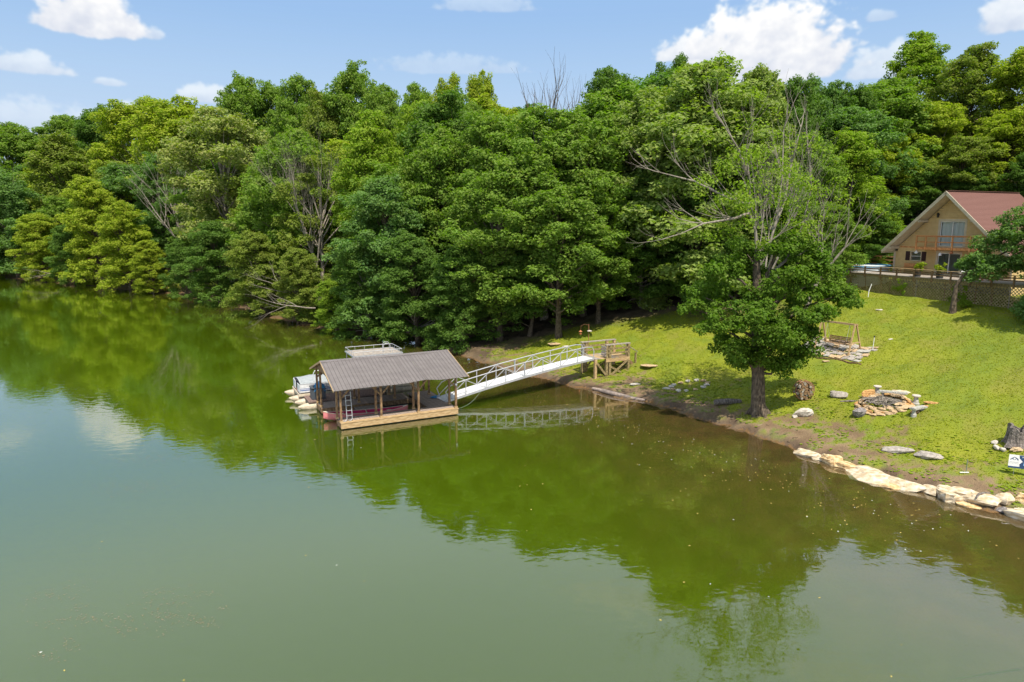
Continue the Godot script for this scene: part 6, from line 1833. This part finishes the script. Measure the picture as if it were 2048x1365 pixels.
func deck_things() -> void:
	var at := house_at()
	var on := func(x: float, y: float, z: float) -> Vector3:
		return at + Basis(Vector3.UP, HOUSE_TURN) * Vector3(x, y, z)
	# pool
	var p := thing("round_pool", "above-ground pool with pale blue rim left of the house", "pool", on.call(-3.1, 0, 0.7), HOUSE_TURN)
	var b := MB.new()
	b.lathe(Vector3.ZERO, [[2.6, 6.2], [2.6, 8.12]], 40)
	part(p, "wall", b, M.pool_white)
	b = MB.new()
	for i in 40:
		var a0 := TAU * i / 40.0
		var a1 := TAU * (i + 1) / 40.0
		for q in [[2.5, 2.72, 8.20]]:
			var d0 := Vector3(cos(a0), 0, -sin(a0))
			var d1 := Vector3(cos(a1), 0, -sin(a1))
			b.quad(d0 * q[0] + Vector3(0, 8.22, 0), d0 * q[1] + Vector3(0, 8.22, 0), d1 * q[1] + Vector3(0, 8.22, 0), d1 * q[0] + Vector3(0, 8.22, 0))
			b.quad(d0 * q[1] + Vector3(0, 8.13, 0), d1 * q[1] + Vector3(0, 8.13, 0), d1 * q[1] + Vector3(0, 8.22, 0), d0 * q[1] + Vector3(0, 8.22, 0))
	part(p, "rim", b, M.pool_blue)
	b = MB.new()
	b.lathe(Vector3.ZERO, [[2.5, 7.9], [2.5, 8.0]], 40)
	part(p, "cover", b, M.pool_blue)
	# fence behind the pool
	var f := thing("pool_fence", "brown wooden rail fence behind the pool", "fence", at, HOUSE_TURN)
	for k in 4:
		b = MB.new()
		b.span(-5.6 + k * 1.75, -5.48 + k * 1.75, 6.5, 9.0, -2.86, -2.98)
		part(f, "post", b, M.wood_orange)
	for y in [8.2, 8.55, 8.88]:
		b = MB.new()
		b.span(-5.7, -0.1, y, y + 0.12, -2.83, -2.86)
		part(f, "rail", b, M.wood_orange)
	# potted plants
	var k := 0
	for s in [[5.25, 3.85, "left potted plant with lime-green leaves on the deck"], [7.2, 3.85, "right potted plant with lime-green leaves on the deck"]]:
		var t := thing("potted_plant", s[2], "plant", on.call(s[0], 7.74, s[1]), 0.3, "potted plants on the deck")
		b = MB.new()
		b.lathe(Vector3.ZERO, [[0.24, 0], [0.30, 0.40], [0.33, 0.42], [0.33, 0.47], [0.28, 0.47]], 14)
		part(t, "pot", b, M.pot)
		var r := RandomNumberGenerator.new()
		r.seed = 60 + k
		var cl := []
		for i in 16:
			cl.append([Vector3(r.randfn() * 0.2, 0.55 + r.randf() * 0.6, r.randfn() * 0.2), Vector3(0.16, 0.14, 0.16)])
		part(t, "foliage", leaves(cl, 420, 0.17, 61 + k, 0.8, 0.7), M.leaf.lime)
		k += 1
	# wooden armchairs, a bench, a white chair
	for s in [[9.4, 2.9, 0.1, "left wooden slatted armchair on the deck behind the leaning tree"], [10.5, 2.9, -0.1, "right wooden slatted armchair on the deck behind the leaning tree"]]:
		var c := thing("deck_chair", s[3], "chair", on.call(s[0], 7.74, s[1]), HOUSE_TURN + s[2], "wooden armchairs on the deck")
		b = MB.new()
		for i in 5: b.box(Vector3(0, 0.36 - i * 0.02, 0.25 - i * 0.11), Vector3(0.52, 0.02, 0.09))
		part(c, "seat", b, M.wood_orange)
		b = MB.new()
		for i in 5: b.beam(Vector3(-0.22 + i * 0.11, 0.28, -0.22), Vector3(-0.26 + i * 0.13, 0.98 - absf(i - 2) * 0.04, -0.48), 0.095, 0.02, Vector3.BACK)
		part(c, "backrest", b, M.wood_orange)
		for e in [-1, 1]:
			b = MB.new()
			b.span(e * 0.34 - 0.07, e * 0.34 + 0.07, 0.55, 0.575, -0.4, 0.36)
			part(c, "armrest", b, M.wood_orange)
			b = MB.new()
			b.span(e * 0.30 - 0.02, e * 0.30 + 0.02, 0.0, 0.549, 0.22, 0.31)
			part(c, "leg", b, M.wood_orange)
			b = MB.new()
			b.beam(Vector3(e * 0.29, 0.36, 0.2), Vector3(e * 0.29, 0.04, -0.5), 0.025, 0.1)
			part(c, "leg", b, M.wood_orange)
	var bn := thing("deck_bench", "orange-brown slatted bench on the deck below the shuttered window", "bench", on.call(2.3, 7.74, 0.7), HOUSE_TURN)
	b = MB.new()
	for i in 4: b.box(Vector3(0, 0.43, -0.18 + i * 0.12), Vector3(1.9, 0.03, 0.105))
	part(bn, "seat", b, M.wood_orange)
	b = MB.new()
	for i in 3: b.box(Vector3(0, 0.56 + i * 0.12, -0.27), Vector3(1.9, 0.1, 0.025))
	part(bn, "backrest", b, M.wood_orange)
	for e in [-1, 1]:
		for s in [-0.25, 0.2]:
			b = MB.new()
			b.span(e * 0.85 - 0.03, e * 0.85 + 0.03, 0, 0.414 if s > 0 else 0.86, s - 0.03, s + 0.015)
			part(bn, "leg", b, M.wood_orange)
	var wc := thing("white_chair", "small white plastic chair on the deck right of the plants", "chair", on.call(7.6, 7.74, 1.6), HOUSE_TURN + 0.4)
	b = MB.new()
	b.box(Vector3(0, 0.42, 0), Vector3(0.46, 0.03, 0.44))
	part(wc, "seat", b, M.white)
	b = MB.new()
	b.box(Vector3(0, 0.63, -0.22), Vector3(0.46, 0.42, 0.03), Basis(Vector3.RIGHT, -0.15))
	part(wc, "backrest", b, M.white)
	for e in [-1, 1]:
		for s in [-1, 1]:
			b = MB.new()
			b.beam(Vector3(e * 0.2, 0, s * 0.19), Vector3(e * 0.19, 0.4, s * 0.17), 0.035, 0.035)
			part(wc, "leg", b, M.white)
	# feeders hanging under the balcony
	for s in [[2.95, 9.62, "white", "white hanging lamp under the balcony's left end"], [5.13, 9.5, "white", "white bell-shaped feeder hanging before the lower door"], [6.1, 9.7, "copper", "copper-red feeder hanging under the balcony"]]:
		var h := thing("hanging_feeder", s[3], "feeder", on.call(s[0], 0, 1.15), 0, "feeders under the balcony")
		b = MB.new()
		b.tube([Vector3(0, 9.9, 0), Vector3(0, s[1] + 0.18, 0)], [0.008, 0.008], 5)
		part(h, "cord", b, M.black)
		b = MB.new()
		b.lathe(Vector3(0, s[1] - 0.1, 0), [[0.06, 0], [0.16, 0.05], [0.12, 0.12], [0.05, 0.26], [0.02, 0.3]], 12)
		part(h, "body", b, M[s[2]])
	# climbing leaves on the lattice
	k = 0
	for s in [[-2.4, 4.4, 6.6, "climbing leaves at the lattice's left end"], [4.2, 4.4, 7.0, "small vine climbing the lattice below the left potted plant"], [9.2, 4.4, 6.9, "vine climbing the lattice by the leaning tree"]]:
		var cl := []
		var r := RandomNumberGenerator.new()
		r.seed = 80 + k
		for i in 8:
			cl.append([Vector3(r.randfn() * 0.35, s[2] + r.randf_range(-0.7, 0.5), 0.05 * r.randf()), Vector3(0.22, 0.22, 0.06)])
		solo("climbing_vine", s[3], "vine", leaves(cl, 260, 0.16, 81 + k, 0.5, 0.7), M.leaf.bright, on.call(s[0], 0, s[1]), HOUSE_TURN, "vines on the lattice")
		k += 1

# ---------- ground and water ----------
func ground_color(x: float, z: float, s: float) -> Color:
	var n1 := nf.get_noise_2d(x * 2.2, z * 2.2)
	var n2 := nf.get_noise_2d(x * 9.0 + 40, z * 9.0)
	var n3 := nf.get_noise_2d(x * 0.6 - 80, z * 0.6)
	var mud := Color(0.125, 0.080, 0.050).lerp(Color(0.215, 0.145, 0.090), clampf(0.5 + n2, 0, 1))
	if s < 0.0:
		var bed := Color(0.30, 0.155, 0.045).lerp(Color(0.20, 0.105, 0.03), clampf(0.5 + n2 * 1.2, 0, 1))
		return bed
	var dirt := Color(0.24, 0.155, 0.085).lerp(Color(0.36, 0.25, 0.145), clampf(0.5 + n2 * 1.3, 0, 1))
	var grass := Color(0.225, 0.28, 0.010).lerp(Color(0.30, 0.325, 0.012), clampf(0.5 + n1 * 0.9, 0, 1)).lerp(Color(0.19, 0.25, 0.012), clampf(n3 * 1.2, 0, 1))
	var n5 := nf.get_noise_2d(x * 4.5 + 130, z * 4.5 - 70)
	grass = grass.lerp(Color(0.30, 0.255, 0.055), smoothstep(0.15, 0.55, n5 + n2 * 0.5) * 0.35).lerp(Color(0.15, 0.235, 0.02), smoothstep(0.1, 0.5, -n5 + n2 * 0.4) * 0.45)
	var weed := Color(0.13, 0.22, 0.03)
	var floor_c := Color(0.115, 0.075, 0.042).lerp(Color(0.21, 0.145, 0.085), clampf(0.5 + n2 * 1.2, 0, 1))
	# grass takes over a few metres up the bank, in patches
	var n4 := nf.get_noise_2d(x * 30.0 - 9, z * 30.0)
	var cover := smoothstep(-0.5, 1.0, (s - 2.0) * 0.42 + n1 * 1.3 + n2 * 1.5 + n4 * 1.3)
	var c := dirt.lerp(weed, smoothstep(0.0, 0.4, n2 + n4 * 0.8 + n1 * 0.4) * 0.8).lerp(grass, cover)
	c = c.lerp(mud, 1.0 - smoothstep(0.15, 0.8, s + n2 * 0.3))
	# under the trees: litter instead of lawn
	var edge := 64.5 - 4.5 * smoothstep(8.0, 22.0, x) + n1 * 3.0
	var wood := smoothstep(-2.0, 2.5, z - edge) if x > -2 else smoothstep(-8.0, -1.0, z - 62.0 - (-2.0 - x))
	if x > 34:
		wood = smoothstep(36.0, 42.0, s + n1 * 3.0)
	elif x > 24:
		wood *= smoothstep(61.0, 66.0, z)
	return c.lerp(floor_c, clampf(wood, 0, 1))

func sheet(x0: float, x1: float, z0: float, z1: float, step: float, hole := Rect2()) -> MB:
	var b := MB.new()
	var nx := int(round((x1 - x0) / step))
	var nzz := int(round((z1 - z0) / step))
	var P := []
	var C := []
	var Nn := []
	for j in nzz + 1:
		for i in nx + 1:
			var x := x0 + i * step
			var z := z0 + j * step
			var s := shore(x, z)
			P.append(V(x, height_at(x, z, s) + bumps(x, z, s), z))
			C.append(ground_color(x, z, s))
	for j in nzz + 1:
		for i in nx + 1:
			var l: Vector3 = P[j * (nx + 1) + maxi(i - 1, 0)]
			var r: Vector3 = P[j * (nx + 1) + mini(i + 1, nx)]
			var u: Vector3 = P[mini(j + 1, nzz) * (nx + 1) + i]
			var d: Vector3 = P[maxi(j - 1, 0) * (nx + 1) + i]
			Nn.append((r - l).cross(u - d).normalized())
	var v := PackedVector3Array(P)
	var n := PackedVector3Array(Nn)
	var c := PackedColorArray(C)
	for j in nzz:
		for i in nx:
			var mx := x0 + (i + 0.5) * step
			var mz := z0 + (j + 0.5) * step
			if hole.has_point(Vector2(mx, mz)):
				continue
			var a := j * (nx + 1) + i
			for t in [a, a + nx + 2, a + 1, a, a + nx + 1, a + nx + 2]:
				b.v.append(v[t]); b.n.append(n[t]); b.c.append(c[t])
	return b

func land() -> void:
	# one sheet in two grids: fine round the lawn, coarse to the far hills
	var fine := Rect2(-12, 18, 60, 60)
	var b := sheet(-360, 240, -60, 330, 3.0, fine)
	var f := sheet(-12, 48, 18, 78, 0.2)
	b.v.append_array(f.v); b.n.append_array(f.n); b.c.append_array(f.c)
	setting("ground", b, M.ground)
	var far := MB.new()
	far.quad(V(-4000, -5, -4000), V(4000, -5, -4000), V(4000, -5, 4000), V(-4000, -5, 4000))
	far.col = Color(0.10, 0.12, 0.03)
	var fm := mat(lin(0.08, 0.09, 0.03), 0.95)
	setting("far_ground", far, fm)

func lake() -> void:
	var w := MB.new()
	w.quad(V(-400, 0, -120), V(130, 0, -120), V(130, 0, 330), V(-400, 0, 330))
	w.quad(V(130, -0.006, -120), V(-400, -0.006, -120), V(-400, -0.006, 330), V(130, -0.006, 330))  # second face added just below the surface to double its reflection
	setting("lake_water", w, M.water)
	var fog := FogVolume.new()
	fog.name = "lake_silt"
	fog.size = Vector3(520, 3.9, 440)
	fog.position = V(-140, -1.965, 105)
	var fm := FogMaterial.new()
	fm.density = 0.45
	fm.albedo = lin(0.48, 0.80, 0.014)
	fog.material = fm
	fog.set_meta("kind", "stuff")
	add_child(fog)
	# leaves and scum afloat
	var r := RandomNumberGenerator.new()
	r.seed = 210
	var lf := MB.new()
	lf.tri(Vector3(-0.5, 0, 0), Vector3(0, 0, 0.28), Vector3(0.5, 0, 0)); lf.tri(Vector3(-0.5, 0, 0), Vector3(0.5, 0, 0), Vector3(0, 0, -0.28))
	var fl := mat(Color.WHITE, 0.7)
	fl.vertex_color_use_as_albedo = true
	var places := []
	for k in 420:   # yellow leaves over the shallows and here and there on the lake
		var x := 0.0
		var z := 0.0
		if k < 300:
			var t := r.randf()
			x = lerpf(2.0, 19.0, t) - absf(r.randfn()) * 2.6
			z = lerpf(50.0, 27.0, t) - absf(r.randfn()) * 2.6
		else:
			x = r.randf_range(-32, 14)
			z = r.randf_range(15, 70)
		if shore(x, z) > -0.2: continue
		places.append([x, z, r.randf_range(0.05, 0.10), Color(0.55, 0.42, 0.10) if r.randf() < 0.75 else Color(0.6, 0.62, 0.55)])
	scatter("floating_leaves", "yellow leaves scattered afloat on the shallow water", "leaves", lf.mesh(), fl, places, 0.006, r)
	places = []
	for c in [[-11.6, 19.0, 1.3, 0.35], [-10.2, 19.1, 0.9, 0.3], [-13.6, 19.6, 1.2, 0.3], [-13.0, 17.8, 0.7, 0.2], [-9.2, 19.4, 0.6, 0.2], [-15.0, 20.8, 1.5, 0.5], [-11.0, 20.4, 1.8, 0.5], [-17.5, 30.0, 3.0, 1.0], [-19.0, 34.0, 3.0, 1.0]]:
		for k in int(95 * c[2]):
			var blob := r.randi() % 4
			var x: float = c[0] + r.randfn() * c[2] * 0.22 + (blob - 1.5) * c[2] * 0.3
			var z: float = c[1] + r.randfn() * c[3] * 0.55 + sin(blob * 2.3 + c[0]) * 0.5
			places.append([x, z, r.randf_range(0.02, 0.06), Color(0.24, 0.17, 0.115) * r.randf_range(0.7, 1.2)])
	scatter("floating_scum", "brown rafts of plant scum afloat at lower left", "scum", lf.mesh(), fl, places, 0.005, r)

func scatter(called: String, label: String, cat: String, mesh: Mesh, m: Material, places: Array, y: float, r: RandomNumberGenerator) -> void:
	var mm := MultiMesh.new()
	mm.transform_format = MultiMesh.TRANSFORM_3D
	mm.use_colors = true
	mm.mesh = mesh
	mm.instance_count = places.size()
	for i in places.size():
		var p: Array = places[i]
		var yy: float = y if p.size() < 5 else p[4]
		mm.set_instance_transform(i, Transform3D(Basis(Vector3.UP, r.randf_range(0, TAU)).scaled(Vector3.ONE * p[2]), V(p[0], yy, p[1])))
		mm.set_instance_color(i, p[3])
	var o := MultiMeshInstance3D.new()
	o.name = called
	o.multimesh = mm
	o.material_override = m
	add_child(o)
	tag(o, label, cat, "", "stuff")

func grass() -> void:
	var r := RandomNumberGenerator.new()
	r.seed = 310
	var blades := MB.new()
	for k in 9:
		var a := k * 2.39996
		var rad := 0.35 * sqrt(k / 9.0)
		var p := Vector3(cos(a) * rad, -0.15, sin(a) * rad)
		var d := Vector3(cos(a * 1.7), 0, sin(a * 1.7))
		var side := d.cross(Vector3.UP) * 0.09
		var tip := p + d * 0.45 + Vector3(0, 0.75 + 0.2 * sin(k * 3.0), 0)
		var mid := p + d * 0.15 + Vector3(0, 0.5, 0)
		blades.tri(p - side, p + side, mid + side * 0.8); blades.tri(p - side, mid + side * 0.8, mid - side * 0.8); blades.tri(mid - side * 0.8, mid + side * 0.8, tip)
	var places := []
	for k in 120000:
		var x := r.randf_range(-3.0, 37.0)
		var z := r.randf_range(25.0, 68.0)
		var s := shore(x, z)
		if s < 1.0 or s > 27.5: continue
		var c := ground_color(x, z, s)
		if c.g < c.r * 0.95: continue
		var q := Vector2(x - 23.4, z - 48.4).rotated(-1.02)
		if absf(q.x) < 2.7 and absf(q.y) < 1.5: continue
		if Vector2(x - 21.75, z - 38.75).length() < 1.5: continue
		var b := r.randf_range(0.8, 1.12)
		places.append([x, z, r.randf_range(0.04, 0.085), Color(b * r.randf_range(0.85, 1.1), b, b), height_at(x, z, s) + bumps(x, z, s)])
	scatter("lawn_grass", "short yellow-green grass of the sloping lawn", "grass", blades.mesh(), M.leaf.grass, places, 0.0, r)
	# low broad weeds on the bare bank
	var lf := MB.new()
	for k in 8:
		var a := TAU * k / 8.0
		var d := Vector3(cos(a), 0.45, sin(a))
		var sd := Vector3(-sin(a), 0, cos(a)) * 0.28
		lf.tri(Vector3(0, 0.05, 0), d * 0.55 + sd, d); lf.tri(Vector3(0, 0.05, 0), d, d * 0.55 - sd)
	# twigs, bark and dead leaves on the bare bank
	var tw := MB.new()
	tw.box(Vector3(0, 0.1, 0), Vector3(2.2, 0.16, 0.16)); tw.box(Vector3(0.3, 0.12, 0.3), Vector3(1.2, 0.12, 0.12), Basis(Vector3.UP, 0.8))
	var tm := mat(Color.WHITE, 0.9)
	tm.vertex_color_use_as_albedo = true
	places = []
	for k in 5000:
		var x := r.randf_range(-6.0, 28.0)
		var z := r.randf_range(24.0, 68.0)
		var s := shore(x, z)
		if s < 0.05 or s > 5.0 or r.randf() < s * 0.16: continue
		var b := r.randf_range(0.4, 1.2)
		places.append([x, z, r.randf_range(0.03, 0.13), Color(0.16, 0.11, 0.07) * b if r.randf() < 0.7 else Color(0.36, 0.29, 0.2) * b, height_at(x, z, s) + bumps(x, z, s)])
	scatter("bank_litter", "dead twigs and bark bits strewn along the muddy bank", "litter", tw.mesh(), tm, places, 0.0, r)
	places = []
	for k in 26000:
		var x := r.randf_range(-3.0, 28.0)
		var z := r.randf_range(24.0, 66.0)
		var s := shore(x, z)
		if s < 0.5 or s > 7.5: continue
		if nf.get_noise_2d(x * 6.0 + 11, z * 6.0) < 0.0: continue
		var b := r.randf_range(0.55, 0.85)
		places.append([x, z, r.randf_range(0.03, 0.10), Color(b * 0.8, b, b * 1.4), height_at(x, z, s) + bumps(x, z, s)])
	scatter("bank_weeds", "low green weeds scattered over the bare bank", "weeds", lf.mesh(), M.leaf.grass, places, 0.0, r)

func _ready() -> void:
	var cam := Camera3D.new()
	cam.position = Vector3(0, 12, 0)
	cam.rotation_degrees = Vector3(-9.66, 0, 0)
	cam.fov = 53.13
	cam.near = 0.1
	cam.far = 9000
	add_child(cam)
	nz.seed = 3
	nz.frequency = 0.05
	nf.seed = 8
	nf.frequency = 0.06
	nf.fractal_octaves = 3
	var we := WorldEnvironment.new()
	var e := Environment.new()
	e.background_mode = Environment.BG_SKY
	var sky := Sky.new()
	var sm := PanoramaSkyMaterial.new()
	sm.panorama = sky_panorama()
	sm.energy_multiplier = 0.83
	sky.sky_material = sm
	e.sky = sky
	e.tonemap_mode = Environment.TONE_MAPPER_LINEAR
	e.tonemap_exposure = 1.32
	e.sdfgi_enabled = true
	e.ssao_enabled = true
	e.ssil_enabled = true
	e.volumetric_fog_enabled = true
	e.volumetric_fog_density = 0.0
	we.environment = e
	add_child(we)
	var sun := DirectionalLight3D.new()
	sun.light_energy = 1.6
	sun.light_color = Color(1.0, 0.965, 0.90)
	sun.light_angular_distance = 0.5
	sun.shadow_enabled = true
	var el := deg_to_rad(61.0)
	sun.look_at_from_position(V(0.35 * cos(el), sin(el), -0.94 * cos(el)) * 50.0, Vector3.ZERO)
	add_child(sun)
	make_materials()
	land()
	lake()
	house()
	deck()
	dock()
	boats()
	gangway()
	landing()
	plant_rest()
	deck_things()
	shore_rocks()
	loose_stones()
	fire_pit()
	woodpile_stump()
	swing()
	signs_feeders()
	grass()
